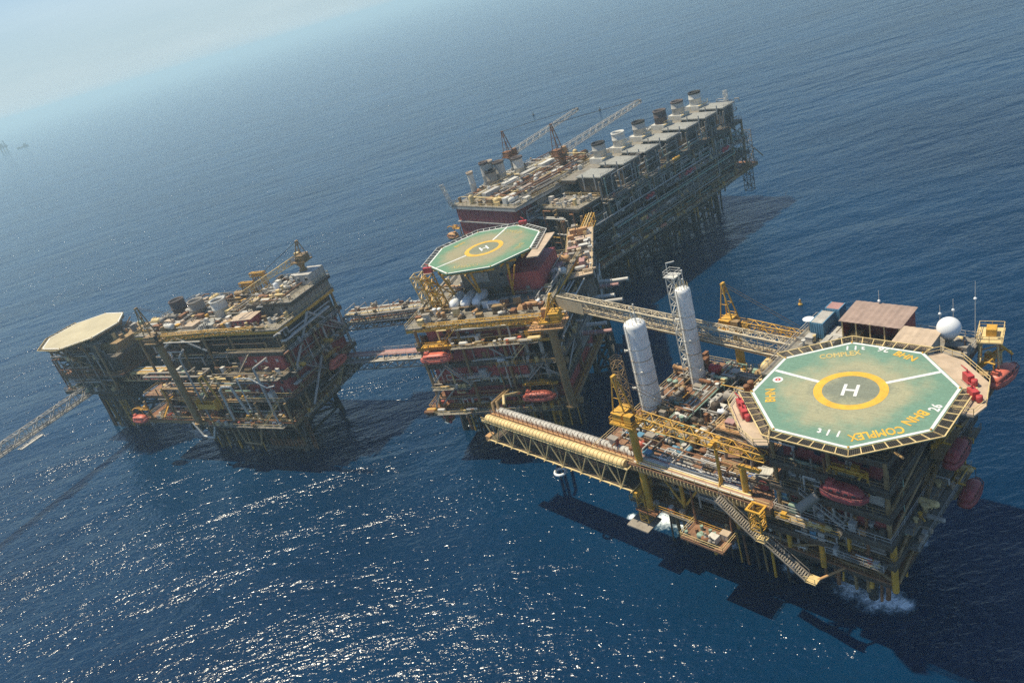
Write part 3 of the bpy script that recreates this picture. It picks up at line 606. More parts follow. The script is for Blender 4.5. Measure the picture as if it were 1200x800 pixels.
def helideck(fr, u, v, z, rad, label, deckm, spokes, hrot, ringr, net_edges, netcol='cream', off=22.5, ringw=None, bordm='wmark', netw=1.7, h=True, zsup=None, supm='olive'):
    t = thing('helideck', label, 'helideck', fr, u, v, z)
    MB().prism(octo(rad, off), -0.45, 0).build('deck_plate', deckm, t)
    b = MB(); o1, o0 = octo(rad - 0.12, off), octo(rad - 0.55, off)
    b.add([(*q, 0.012) for q in o1 + o0], [(i, (i + 1) % 8, 8 + (i + 1) % 8, 8 + i) for i in range(8)]); b.build('border_line', bordm, t)
    if ringr: ring(MB(), ringr - (ringw or 1.2), ringr, 0.016).build('aiming_circle', 'ymark', t)
    if h:
        b = MB()
        for x in (-0.85, 0.85): b.box((x, 0, 0.012), (0.45, 3.0, 0.012))
        b.box((0, 0, 0.013), (1.2, 0.45, 0.012)); hm_ = b.build('landing_letter', 'wmark', t); hm_.rotation_euler = (0, 0, hrot)
    for an, r0, r1, wd in spokes:
        b = MB().add([(r0, -wd / 2, 0.02), (r1, -wd / 2, 0.02), (r1, wd / 2, 0.02), (r0, wd / 2, 0.02)], [(0, 1, 2, 3)]); s_ = b.build('sector_line', bordm, t); s_.rotation_euler = (0, 0, an)
    for i in net_edges:
        p0, p1 = Vector((*octo(rad, off)[i], -0.12)), Vector((*octo(rad, off)[(i + 1) % 8], -0.12)); q0, q1 = Vector((*octo(rad + netw, off)[i], 0.05)), Vector((*octo(rad + netw, off)[(i + 1) % 8], 0.05))
        f_ = MB(); f_.bar(q0, q1, 0.16); f_.bar(p0, p1, 0.12)
        for k in range(8): f_.bar(p0.lerp(p1, k / 7), q0.lerp(q1, k / 7), 0.13)
        f_ = f_.build('net_frame', netcol, t)
        g = MB(); nn, mm = 42, 8
        for k in range(1, nn): a = p0.lerp(p1, k / nn); c = q0.lerp(q1, k / nn); g.bar(a - Vector((0, 0, .05)), c - Vector((0, 0, .05)), 0.05)
        for k in range(1, mm): a = p0.lerp(q0, k / mm); c = p1.lerp(q1, k / mm); g.bar(a - Vector((0, 0, .05)), c - Vector((0, 0, .05)), 0.05)
        g.build('safety_net', 'net', f_)
    g = MB()
    for i in range(-3, 4):
        wd = math.sqrt(max(0.1, (rad * 0.97) ** 2 - (i * rad / 3.6) ** 2)) * 0.95
        g.box((i * rad / 3.6, 0, -0.85), (0.3, 2 * wd, 0.79)); g.box((0, i * rad / 3.6, -0.95), (2 * wd, 0.26, 0.59))
    g.build('deck_beam', supm, t)
    if zsup:
        for sx, sy in ((-.62, -.62), (.62, -.62), (.62, .62), (-.62, .62), (0, -.75), (0, .75)):
            MB().tube((sx * rad, sy * rad, -1.3), (sx * rad * 0.8, sy * rad * 0.72, zsup - z), 0.3, n=8).build('support_leg', supm, t)
            MB().tube((sx * rad * 1.3, sy * rad * 1.25, -1.0), (sx * rad * 0.8, sy * rad * 0.75, zsup - z + 1.0), 0.18, n=6).build('support_strut', supm, t)
    for i in range(8):
        x, y = octo(rad - 0.3, off)[i]; MB().lathe([(0.16, 0.0), (0.16, 0.12), (0.08, 0.2)], (x, y, 0.02), 8).build('perimeter_light', 'yellow', t)
    return t
def container(fr, u, v, z, L, Wd, H, rz, label, mtl, roofm, name='cargo_container', group=None):
    t = thing(name, label, 'container', fr, u, v, z, rz, group)
    b = MB().bx((-L / 2, -Wd / 2, 0.12), (L / 2, Wd / 2, H)); n = int(L / 0.42)
    for i in range(n):
        x = -L / 2 + 0.3 + (L - 0.6) * i / max(1, n - 1)
        for y in (-Wd / 2 - 0.03, Wd / 2 + 0.03): b.box((x, y, H / 2 + 0.06), (0.16, 0.07, H - 0.5))
    for x in (-L / 2, L / 2):
        for k in range(int(Wd / 0.42)): b.box((x + math.copysign(0.03, x), -Wd / 2 + 0.25 + k * 0.42, H / 2 + 0.06), (0.07, 0.16, H - 0.5))
    b.build('body', mtl, t)
    e = MB()
    for x in (-L / 2, L / 2):
        for y in (-Wd / 2, Wd / 2): e.box((x, y, H / 2), (0.18, 0.18, H))
    for y in (-Wd / 2, Wd / 2): e.box((0, y, H + 0.01), (L, 0.16, 0.14)); e.box((0, y, 0.07), (L, 0.17, 0.14))
    e.build('corner_frame', mtl, t)
    q = MB().bx((-L / 2 + 0.08, -Wd / 2 + 0.08, H + 0.003), (L / 2 - 0.08, Wd / 2 - 0.08, H + 0.05))
    for i in range(n): q.box((-L / 2 + 0.3 + (L - 0.6) * i / max(1, n - 1), 0, H + 0.06), (0.2, Wd - 0.3, 0.03))
    q.build('roof', roofm, t)
    return t
def shed(fr, u, v, z, L, Wd, H, rz, label, wallm, roofm, ov=0.5, open_near=False, pitch=0.0, cat='shed', ribs=True):
    t = thing('deck_shed', label, cat, fr, u, v, z, rz)
    b = MB()
    if open_near:
        b.bx((-L / 2, Wd / 2 - 0.15, 0), (L / 2, Wd / 2, H)); b.bx((-L / 2, -Wd / 2 + .1, 0), (-L / 2 + 0.15, Wd / 2 - .17, H)); b.bx((L / 2 - 0.15, -Wd / 2 + .1, 0), (L / 2, Wd / 2 - .17, H)); b.bx((-L / 2 + .17, Wd / 2 - 2.5, 0.01), (L / 2 - .17, Wd / 2 - 2.3, H - .3))
    else: b.bx((-L / 2, -Wd / 2, 0), (L / 2, Wd / 2, H))
    b.build('wall', wallm, t)
    if open_near:
        for i in range(5): MB().bar((-L / 2 + 0.1 + (L - .2) * i / 4, -Wd / 2, 0), (-L / 2 + 0.1 + (L - .2) * i / 4, -Wd / 2, H), 0.18).build('post', 'cream', t)
        MB().rail([(-L / 2, -Wd / 2 - .02, 0), (L / 2, -Wd / 2 - .02, 0)]).build('railing', 'cream', t)
    x0, x1, y0, y1 = -L / 2 - ov, L / 2 + ov, -Wd / 2 - ov, Wd / 2 + ov
    rf = MB(); n = max(2, int((x1 - x0) / 0.5)); vs = []; hh = lambda i: 0.06 if i % 2 else 0.0
    for i in range(n + 1):
        x = x0 + (x1 - x0) * i / n
        for y, zz in ((y0, H + 0.02 - pitch), (y1, H + 0.02 + pitch)): vs += [(x, y, zz + hh(i)), (x, y, zz + hh(i) + 0.1)]
    fs = []
    for i in range(n):
        a = 4 * i; c = 4 * (i + 1); fs += [(a + 1, c + 1, c + 3, a + 3), (a, a + 2, c + 2, c), (a, c, c + 1, a + 1), (a + 2, a + 3, c + 3, c + 2)]
    fs += [(0, 1, 3, 2), (4 * n, 4 * n + 2, 4 * n + 3, 4 * n + 1)]
    rf.add(vs, fs); rf.build('roof', roofm, t)
    if not open_near:
        MB().box((L * 0.2, -Wd / 2 - 0.05, 1.05), (0.95, 0.08, 2.0)).build('door', 'lgrey', t)
        for x in (-0.25, 0.0): MB().box((L * x - .6, -Wd / 2 - 0.05, H * 0.6), (0.8, 0.08, 0.7)).build('window', 'glass', t)
    return t
def big_stack(fr, u, v, z, r_, h, label, mtl, capm='soot', group='exhaust stacks with plenum boxes', base=True, bm='owhite', flare=1.05):
    t = thing('exhaust_stack', label, 'exhaust stack', fr, u, v, z, 0, group)
    zb = 0
    if base:
        MB().bx((-r_ * 1.2, -r_ * 1.25, 0), (r_ * 1.2, r_ * 1.25, h * 0.28)).build('plenum_box', bm, t); zb = h * 0.28
        q = MB().rail([(-r_ * 1.3, -r_ * 1.5, h * .28), (r_ * 1.3, -r_ * 1.5, h * .28)]); q.box((0, -r_ * 1.38, h * .28 - .05), (r_ * 2.6, 0.6, 0.1)); q.build('catwalk', 'cream', t)
    MB().lathe([(r_, zb + 0.003), (r_, zb + (h - zb) * 0.45), (r_ * 1.05, zb + (h - zb) * .47), (r_ * 1.05, zb + (h - zb) * .52), (r_, zb + (h - zb) * .54), (r_, h * 0.9)], n=22).build('shell', mtl, t)
    MB().lathe([(r_ * 1.0, h * 0.9 + .003), (r_ * flare, h * 0.92), (r_ * flare, h), (r_ * flare * 0.86, h), (r_ * 0.84, h * 0.86)], n=22).build('rim', capm, t)
    MB().lathe([(r_ * 0.82, h * 0.905), (r_ * 0.8, h * 0.91)], n=18).build('flue', 'black', t)
    return t

# ------------------------------------------------------------------ near complex
HD = helideck_mat('worn_green_helideck', 9.0)
mm = thing('offshore_platform', 'near platform with big green helideck and two white columns beside its open cargo deck', 'oil platform', FM, 0, 0, 0)
jacket(mm, (-39, -26, -13, 0), (1.5, 17), 13.2, 0.8, 0.05)
deck(mm, -42, 8, -7.5, 22, 14, 'rust', railm='olive')
deck(mm, -14, 8.6, -8.6, 23, 19, 'deckdk', railm='olive')
deck(mm, -46, -9.2, -10.5, 26, 24, 'deckred', railm='cream', rails='nfs', girder='olive', gh=1.2)
deck(mm, -9.1, 8.8, -9.8, 25.5, 23.9, 'deckdk', railm='lgrey')
deck(mm, -9.4, 8.6, -9.4, 24.5, 28.5, 'deckdk', railm='olive')
deck(mm, -9.0, 8.6, -9.2, 25.0, 33.0, 'deckdk', railm='olive')
deck(mm, -18, 9.0, 6.0, 26.5, 37.6, 'deckgr', railm='lgrey', rails='fes')
deck(mm, -9.0, 8.4, -8.6, 5.9, 37.5, 'deckdk', railm='olive', rails='ne')
deck(mm, -22.5, -9.1, -3, 20, 31.0, 'deckor', railm='cream', rails='nsf')
columns(mm, [(u, v) for u in (-41.5, -29, -18, -8.6, 7.8) for v in (-7.2, 8, 21.5)], 14, 24, 0.42, 'yellow')
columns(mm, [(u, v) for u in (-8.6, 0, 8.0) for v in (-8.4, 8, 24)], 24.01, 37.4, 0.35, 'olive')
columns(mm, [(u, v) for u in (-22, -17) for v in (-2, 10, 19.4)], 24.01, 30.6, 0.3, 'steel')
columns(mm, [(7.9, -7.3), (-3, -7.4)], 12.5, 24, 0.5, 'yellow')
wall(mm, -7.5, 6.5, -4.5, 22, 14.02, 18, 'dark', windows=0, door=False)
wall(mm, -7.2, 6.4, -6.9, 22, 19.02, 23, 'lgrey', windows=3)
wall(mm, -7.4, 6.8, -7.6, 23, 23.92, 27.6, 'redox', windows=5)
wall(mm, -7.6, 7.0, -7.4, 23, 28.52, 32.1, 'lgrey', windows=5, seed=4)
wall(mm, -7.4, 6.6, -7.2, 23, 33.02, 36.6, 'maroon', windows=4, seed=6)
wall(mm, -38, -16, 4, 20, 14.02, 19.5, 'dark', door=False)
diag(mm, [((8.3, -7, 14.2), (8.3, 4, 18.2)), ((8.3, 15, 14.2), (8.3, 4, 18.2)), ((8.3, -7, 19.2), (8.3, 4, 23.2)), ((8.3, 15, 19.2), (8.3, 4, 23.2)), ((8.2, -8, 24.2), (8.2, 8, 28)), ((8.2, 23, 24.2), (8.2, 8, 28)), ((8.2, -8, 28.7), (8.2, 8, 32.5)), ((8.2, 23, 28.7), (8.2, 8, 32.5)), ((-8.6, -7.2, 14.2), (0, -7.2, 18.3)), ((7.8, -7.2, 14.2), (0, -7.2, 18.3))], 0.26, 'olive')
diag(mm, [((-41, -7.2, 14.3), (-35, -7.2, 23)), ((-29, -7.2, 14.3), (-35, -7.2, 23)), ((-29, -7.2, 14.3), (-23, -7.2, 23)), ((-18, -7.2, 14.3), (-23, -7.2, 23))], 0.24, 'yellow')
for u0, a in ((-17.6, 0),):
    MB().stairs((-18.0, -11.7, 24.0), (-11.4, -11.7, 18.4), 1.5).build('staircase', 'grey', mm)
    MB().box((-10.6, -11.7, 18.3), (1.7, 1.7, 0.14)).rail([(-11.4, -12.5, 18.4), (-9.8, -12.5, 18.4)]).build('landing', 'cream', mm)
    MB().stairs((-9.9, -11.7, 18.3), (-3.6, -11.7, 13.4), 1.5).build('staircase', 'grey', mm)
    MB().box((-2.8, -11.6, 13.3), (1.8, 1.9, 0.14)).rail([(-3.6, -12.5, 13.4), (-2.0, -12.5, 13.4)]).build('landing', 'cream', mm)
MB().tube((-2.2, -11.2, 13.2), (0.5, -7.0, 13.6), 0.22).build('strut', 'deckor', mm)
MB().stairs((-14, -9.2, 19.0), (-9.5, -9.2, 23.7), 0.9).build('staircase', 'olive', mm)
MB().stairs((2, -9.0, 24.0), (-4.5, -9.0, 28.4), 0.9).build('staircase', 'lgrey', mm)
MB().stairs((8.9, 2, 24.0), (8.9, 8.5, 28.4), 0.9).build('staircase', 'olive', mm)
MB().stairs((8.9, 14, 19.0), (8.9, 20.5, 23.8), 0.9).build('staircase', 'olive', mm)
MB().stairs((8.9, 12, 28.6), (8.9, 18.5, 32.9), 0.9).build('staircase', 'lgrey', mm)
MB().tube((-1.5, -9.7, 29.2), (-3.6, -11.8, 27.4), 0.75, n=14).build('exhaust_duct', 'grey', mm)
# pipes along the deck edge, tangle under the deck and on the faces of the block
for i, (v, c, rr) in enumerate(((-10.1, 'owhite', .16), (-9.75, 'pink', .13), (-9.4, 'cream', .2), (-9.0, 'owhite', .14), (-8.65, 'lgrey', .18), (-8.3, 'pink', .12))):
    MB().path([(-36, v, 24.5 + .05 * i), (-12.3 - i * .4, v, 24.5 + .05 * i), (-12.3 - i * .4, v, 23.2)], rr, 7).build('pipe', c, mm)
for i in range(34): MB().box((-36 + i * 0.72, -10.56, 23.35), (0.16, 0.09, 0.75)).build('edge_stiffener', 'cream', mm)
pipes(mm, 26, -41, 7, -7.2, -4, 14.3, 22.6, 11, 0.1, 0.32)
pipes(mm, 26, -8.6, 8.2, -9.0, -7.9, 19.2, 36.5, 12, 0.08, 0.26, long='z')
pipes(mm, 20, 6.9, 8.5, -8, 23, 14.5, 36, 13, 0.08, 0.26, long='v')
pipes(mm, 22, -44, -10, -9, 24, 24.3, 27.0, 14, 0.08, 0.2)
risers(mm, 14, -38, -12, -3, -4, 13.4, 15); risers(mm, 10, -4, 7, -6, 8, 13.5, 16, mats=('yellow', 'rust', 'olive')); risers(mm, 8, -30, 5, 8, -4, 13.4, 17)
fixtures(mm, 60, -43, -10.5, -7.8, 24.5, 24.0, 21, hmax=1.8); fixtures(mm, 70, -44, -28, -3, 25, 24.0, 28, mats=['dark', 'olive', 'grey', 'green', 'rust', 'owhite', 'steel'], hmax=2.6, name='deck_valve_set'); fixtures(mm, 26, -9, 8, -9.3, -6.7, 23.9, 22, hmax=1.7, smax=1.1); fixtures(mm, 20, -16.5, 7.5, 13.5, 25, 37.6, 23, mats=['lgrey', 'owhite', 'cream', 'grey'], hmax=1.1)
fixtures(mm, 44, -22, -11, -2, 19, 31.0, 24, mats=['owhite', 'grey', 'cream', 'pink', 'rust']); fixtures(mm, 16, -41, 7, -7, -5, 14, 25)
# boom rests and the yellow frame on the deck edge
for u, h in ((-18.7, 9.2), (-14.2, 5.6)):
    t = thing('boom_rest', 'slim yellow post with splayed foot carrying the crane boom' if h > 6 else 'thick yellow post with a side arm beside the stair head', 'boom rest', FM, u, -8.9, 24.0)
    MB().tube((0, 0, 0), (0, 0, h), 0.28 if h > 6 else 0.55, n=10).build('post', 'yellow', t)
    if h > 6:
        MB().box((0, 0, h + 0.12), (0.8, 2.8, 0.25)).build('saddle', 'yellow', t)
        for a in (-1, 1): MB().tube((0, a * 1.1, 0), (0, 0, 2.4), 0.13).build('strut', 'yellow', t)
    else:
        MB().box((1.3, 0, h + 0.15), (3.8, 0.9, 0.3)).build('arm', 'yellow', t); MB().tube((0, 0, 0), (0, 0, 0.35), 0.95, n=12).build('foot', 'yellow', t)
t = thing('access_tower', 'small bright yellow open lattice tower hung on the deck edge', 'tower', FM, -11.0, -11.6, 20.4)
MB().truss((0, 0, 0), (0, 0, 4.0), 1.8, 1.8, 4, 0.1, 0.08, up=(1, 0, 0)).build('lattice', 'yellow', t); q = MB()
for s_ in (-1, 1): q.box((0, s_ * 1.0, 4.1), (2.6, 0.3, 0.25)); q.box((s_ * 1.15, 0, 4.1), (0.3, 1.7, 0.25))
q.build('top_frame', 'yellow', t)
t = thing('loading_platform', 'brown landing stage with pale green pots hung low under the deck edge', 'landing stage', FM, -21.4, -11.6, 13.8)
MB().box((0, 0, 0), (8.5, 4.6, 0.4)).build('deck', 'deckred', t); MB().rail([(-4.2, -2.2, .2), (4.2, -2.2, .2)]).rail([(-4.2, -2.2, .2), (-4.2, 2.2, .2)]).rail([(4.2, -2.2, .2), (4.2, 2.2, .2)]).build('railing', 'cream', t)
for x in (-3.6, 3.6): MB().tube((x, 1.9, 0.2), (x * 1.05, 2.2, 9.0), 0.2).build('hanger', 'rust', t)
scatter(FM, 9, -25.0, -20.4, -13.2, -10.4, 14.0, 31, ['oil_drum', 'oil_drum', 'pump_skid'], ['green', 'rust'], 'on the low landing stage', mind=.9)
scatter(FM, 2, -20.0, -17.8, -12.6, -10.6, 14.0, 32, ['tarpaulin_stack', 'crate'], ['owhite', 'tan'], 'on the low landing stage', mind=1.4)

# helideck with its markings
PI = math.pi
hd = helideck(FM, 0, 0, 42.0, 14.07, 'large worn green helideck with a yellow ring and white letter, on the near platform', HD,
              [(R(173.5), 5.0, 12.45, 0.55), (R(42.8), 5.0, 12.6, 0.55)], R(13), 5.05, [4, 5, 6, 7, 1, 2], zsup=37.7, netw=1.75)
def deck_text(root, s, ang, rad, size, mtl, out=True, bold=0.02, sx=1.0, z=0.022):
    text_part(root, s, size, rad * math.cos(R(ang)), rad * math.sin(R(ang)), z, R(ang - 90 if out else ang + 90), mtl, bold=bold, sx=sx)
for s, ang, rad, sz, mt_, out in (('BHN', -152, 11.0, 2.0, 'ymark', 1), ('COMPLEX', 122, 10.2, 1.9, 'ymarkfade', 1), ('1 1 t', 110.5, 12.0, 1.7, 'wmark', 1), ('26', 90.5, 12.1, 1.9, 'wmark', 0), ('BHN', 73, 11.6, 1.9, 'ymark', 1),
                                  ('26', -1.5, 11.6, 1.9, 'wmark', 0), ('BHN', -18.5, 10.6, 2.1, 'ymark', 1), ('COMPLEX', -50, 11.1, 2.2, 'ymark', 1), ('1 1 t', -80.5, 10.7, 1.9, 'wmark', 1)):
    deck_text(hd, s, ang, rad, sz, mt_, out, 0.06, 0.70 if len(s) > 5 else 0.9)
ci = MB(); ring(ci, 0.02, 0.78, 0.018, 28); ci.build('weight_mark', 'wmark', hd, loc=(-10.8, -0.9, 0)); ci = MB(); ring(ci, 0.16, 0.42, 0.026, 20); ci.build('weight_mark', 'red', hd, loc=(-10.8, -0.9, 0))
# beige fire-monitor platforms outside two of the deck edges
for pts, mon in (([(-13.3, -5.4), (-5.6, -13.2), (-4.6, -15.6), (-6.4, -16.4), (-9.6, -14.6), (-14.6, -9.2), (-15.0, -6.4)], [(-12.6, -9.0), (-11.0, -10.8)]), ([(13.4, 5.4), (5.7, 13.2), (7.2, 14.6), (10.6, 13.4), (15.4, 8.6), (16.6, 3.2), (15.9, 0.4), (13.4, 0.4)], [(12.9, 8.0), (14.6, 4.4)])):
    q = MB().prism(pts, -0.9, -0.62); q.build('monitor_platform', 'tan', hd); MB().rail([(x, y, -.62) for x, y in pts[1:]], sp=1.6).build('railing', 'cream', hd)
    for x, y in mon:
        side = 'upper right edge of the big helideck' if x > 0 else 'lower left edge of the big helideck'
        t = thing('fire_monitor', ('red fire monitor cabinet by the ' if (x, y) in ((12.9, 8.0), (-12.6, -9.0)) else 'red foam drum set by the ') + side, 'fire monitor', FM, x, y, 41.39, R(-45))
        MB().box((0, 0, 0.75), (1.5, 0.9, 1.3)).build('cabinet', 'red', t); MB().lathe([(.3, .1), (.42, .15), (.42, 1.0), (.3, 1.05)], (1.15, .2, 0), 12).build('foam_tank', 'red', t)
        bb = MB().tube((-.3, 0, 1.4), (-.3, 0, 1.9), .1); bb.tube((-.3, 0, 1.85), (-1.1, -.4, 2.3), .12, .07); bb.build('nozzle', 'red', t); MB().box((0, 0, .05), (1.7, 1.1, .1)).build('plinth', 'grey', t)

# two white columns
def column_vessel(u, v, z, r_, top, label, tower):
    t = thing('vent_column', label, 'column', FM, u, v, z); h = top - z
    MB().lathe([(r_, 0.3), (r_, h - 0.9), (r_ * .93, h - 0.4), (r_ * .7, h - 0.12), (0.05, h)], n=30).build('shell', 'tower', t)
    MB().lathe([(r_ * 1.12, 0), (r_ * 1.12, .3), (r_ * 1.02, .32), (r_ * 1.02, 1.2)], n=24).build('skirt', 'rust', t)
    for i in range(6): zz = h * (0.12 + 0.125 * i); MB().lathe([(r_ + .01, zz - .09), (r_ + .09, zz - .07), (r_ + .09, zz + .07), (r_ + .01, zz + .09)], n=30).build('band', 'owhite' if i % 2 else 'tan', t)
    q = MB(); la = R(-100); lx, ly = math.cos(la), math.sin(la)
    for s_ in (-.3, .3): q.bar((lx * (r_ + .3) - ly * s_, ly * (r_ + .3) + lx * s_, 0), (lx * (r_ + .3) - ly * s_, ly * (r_ + .3) + lx * s_, h), .1)
    for i in range(int(h / .5)): q.bar((lx * (r_ + .3) + ly * .3, ly * (r_ + .3) - lx * .3, .4 + i * .5), (lx * (r_ + .3) - ly * .3, ly * (r_ + .3) + lx * .3, .4 + i * .5), .07)
    q.build('ladder', 'lgrey', t)
    for zz, an_ in ((h * .3, -140), (h * .52, -60), (h * .7, -150), (h * .22, -30)): an_ = R(an_); nz = MB().tube((math.cos(an_) * r_ * .9, math.sin(an_) * r_ * .9, zz), (math.cos(an_) * (r_ + .8), math.sin(an_) * (r_ + .8), zz), .22, n=10); nz.tube((math.cos(an_) * (r_ + .7), math.sin(an_) * (r_ + .7), zz), (math.cos(an_) * (r_ + .85), math.sin(an_) * (r_ + .85), zz), .34, n=10); nz.build('nozzle', 'owhite', t)
    q = MB()
    for i in range(12): a = R(30 * i); q.bar((math.cos(a) * r_ * .75, math.sin(a) * r_ * .75, h - .3), (math.cos(a) * r_ * .75, math.sin(a) * r_ * .75, h + .8), .06)
    q.build('top_railing', 'cream', t)
    q = MB()
    for x, y, hh in ((-.5, .2, 2.6), (.3, .4, 3.3), (.6, -.2, 1.8)): q.tube((x, y, h - .2), (x, y, h + hh), .08); q.ball((x, y, h + hh), .2, 8, 6)
    q.build('vent_pipe', 'owhite', t)
    a = R(150); x, y = math.cos(a) * (r_ + .35), math.sin(a) * (r_ + .35); q = MB().tube((x, y, 0), (x, y, h * .92), .18); q.tube((x, y, h * .92), (x * .7, y * .7, h * .92), .18)
    for i in range(8): q.bar((x, y, h * (.1 + .1 * i)), (x * .8, y * .8, h * (.1 + .1 * i)), .1)
    q.build('side_pipe', 'owhite', t)
    if tower:
        tt = thing('ladder_tower', 'pale lattice ladder tower standing against the farther white column', 'lattice tower', FM, u - 2.7, v + 1.2, z)
        MB().truss((0, 0, 0), (0, 0, h + 1.5), 1.9, 1.9, 12, .11, .08, up=(1, 0, 0)).build('lattice', 'owhite', tt)
        for i in range(6): MB().stairs((-.7, -.3 + .6 * (i % 2), i * 3.8), (.7, -.3 + .6 * (i % 2), i * 3.8 + 3.4), .55, 6, False).build('stair_flight', 'lgrey', tt)
        q = MB().box((0, 0, h + 1.6), (2.6, 2.6, .12)); q.rail([(-1.2, -1.2, h + 1.66), (1.2, -1.2, h + 1.66), (1.2, 1.2, h + 1.66), (-1.2, 1.2, h + 1.66)], closed=True); q.bar((-1, 0, h + 1.6), (-1, 0, h + 4.2), .12); q.bar((-1, 0, h + 4.1), (.6, .6, h + 4.4), .2); q.build('top_platform', 'owhite', tt)
column_vessel(-42.6, 5.0, 24.02, 2.1, 44.6, 'thick white banded column nearer the cargo deck edge', False)
column_vessel(-38.9, 16.2, 24.02, 1.5, 46.6, 'slim white banded column with a lattice tower at its side', True)
t = thing('lattice_mast', 'dark brown lattice mast behind the near crane cab beside the thick white column', 'lattice mast', FM, -45.0, 0.5, 24.02)
MB().truss((0, 0, 0), (0, 0, 13.6), 1.7, 1.7, 9, .11, .07, up=(1, 0, 0)).build('lattice', 'olive', t); MB().rail([(-.9, -.9, 13.6), (.9, -.9, 13.6), (.9, .9, 13.6), (-.9, .9, 13.6)], closed=True, sp=.9).build('railing', 'dark', t)
t = thing('hose_drum', 'bright red drum strapped beside the slim white column', 'drum', FM, -36.3, 18.6, 26.4)
MB().lathe([(.2, -1.1), (.95, -1.0), (.95, 1.0), (.2, 1.1)], (0, 0, 1), 18, 'x').build('shell', 'red', t); q = MB()
for x in (-.7, .7): q.box((x, 0, .2), (.3, 1.6, .4)); q.tube((x, .6, 0), (x, .6, -2.4), .12); q.tube((x, -.6, 0), (x, -.6, -2.4), .12)
q.build('stand', 'dark', t)

crane(FM, -35.2, -9.6, 13.6, 33.2, 0, 24.0, -2, 'yellow pedestal crane whose boom lies over the cargo deck of the near platform', ped_r=0.7, mast_h=9.0, bw=2.0, boomm='yellow', cabm='yellow')
MB().box((-35.2, -9.4, 13.45), (4.6, 3.6, .3)).rail([(-37.4, -11.1, 13.6), (-33, -11.1, 13.6)]).build('crane_footing', 'rust', mm)
MB().bx((-36.4, -9.2, 20.6), (-34.0, -7.3, 21.6)).build('crane_bracket', 'olive', mm)
fixtures(mm, 26, -36.2, -32.6, 1, 23, 26.6, 27, mats=['lgrey', 'owhite', 'green', 'rust', 'cream'], hmax=.9, smax=.8, name='rack_valve')
crane(FM, -34.5, 25.2, 24.02, 33.6, -3, 14.0, 0, 'dull yellow pedestal crane behind the white columns with a short level boom', ped_r=0.9, mast_h=9.6, bw=1.7, cabm='olive')

# pipe rack across the open deck, then loose equipment
t = thing('pipe_rack', 'long grey-green rack of parallel pipes crossing the open cargo deck', 'pipe rack', FM, -34.3, 12, 24.02)
rn = random.Random(77)
for i in range(9): MB().tube((-1.7 + i * .42, -11.5 + rn.uniform(0, 1.5), 2.4 + rn.uniform(0, .12)), (-1.7 + i * .42, 12.0 - rn.uniform(0, 2), 2.4 + rn.uniform(0, .12)), rn.uniform(.1, .2), n=8).build('pipe', rn.choice(['lgrey', 'steel', 'owhite', 'green', 'rust', 'grey', 'olive']), t)
for i in range(9):
    y = -11.2 + i * 2.85; q = MB().box((0, y, 2.1), (4.2, .22, .25))
    for x in (-1.9, 1.9): q.box((x, y, 1.0), (.22, .22, 2.0))
    q.build('bent', 'green', t)
av = [(-37.2, -31.6, 0, 25), (-46, -40, 2, 8.4), (-42.6, -36.5, 14, 19.5), (-45.8, -44, -1, 2), (-19.8, -17.6, -10.5, -8), (-15.3, -10, -10.5, -8), (-36.5, -33, 23.5, 26)]
MK = [(-42, 5, 'beside the thick white column'), (-39, 16, 'beside the slim white column'), (-34, 8, 'near the grey-green pipe rack'), (-35, -7, 'behind the near crane pedestal'), (-27, -6, 'by the pale edge pipes of the cargo deck'), (-19, -5, 'beside the slim boom post'), (-13, -4, 'beside the thick yellow post'), (-27, 16, 'below the truss bridge end'), (-26, 4, 'in the middle of the cargo deck')]
scatter(FM, 30, -43.5, -11, -7.6, -2.5, 24.0, 41, ['tarpaulin_stack', 'crate', 'open_basket', 'pipe_bundle', 'generator', 'pump_skid', 'cable_reel', 'control_cabinet', 'crate'], ['owhite', 'lgrey', 'rust', 'blue', 'cream', 'maroon', 'white', 'grey', 'olive'], '', MK, 2.5, av)
scatter(FM, 44, -44.5, -24.5, -2, 24.5, 24.0, 42, ['horizontal_tank', 'pump_skid', 'filter_pot', 'valve_manifold', 'heat_exchanger', 'vertical_tank', 'crate', 'control_cabinet'], ['green', 'lgrey', 'deckor', 'grey', 'owhite', 'rust', 'olive', 'dark', 'cladsil'], '', MK, 2.7, av)
scatter(FM, 12, -17.2, -15, -7, -3.6, 24.0, 43, ['oil_drum'], ['bluedk'], '', MK, 0.66, av)
MK2 = [(-22, 0, 'on the orange deck near its outer edge'), (-22, 16, 'on the orange deck near the truss bridge'), (-12, 8, 'on the orange deck beside the helideck')]
scatter(FM, 14, -23, -12, -2, 19, 31.0, 44, ['pump_skid', 'control_cabinet', 'crate', 'filter_pot', 'horizontal_tank', 'valve_manifold'], ['white', 'pink', 'owhite', 'rust', 'cream', 'grey'], '', MK2, 3.2)
container(FM, -8.3, -7.2, 23.92, 2.2, 2.0, 3.2, 0, 'small blue-grey deck cabin at the block corner above the stairs', 'blue', 'owhite', 'deck_cabin')
container(FM, -12.6, -5.2, 24.02, 2.6, 1.8, 2.6, .3, 'pale blue-grey cargo box standing on the deck near the stair head', 'lgrey', 'owhite')
for k, u in enumerate((-5.0, -3.6, -2.3)):
    MB().bx((u - .5, -8.6, 19.02), (u + .5, -7.4, 22.4)).build('switchgear_panel', ['grey', 'blue', 'lgrey'][k], mm)

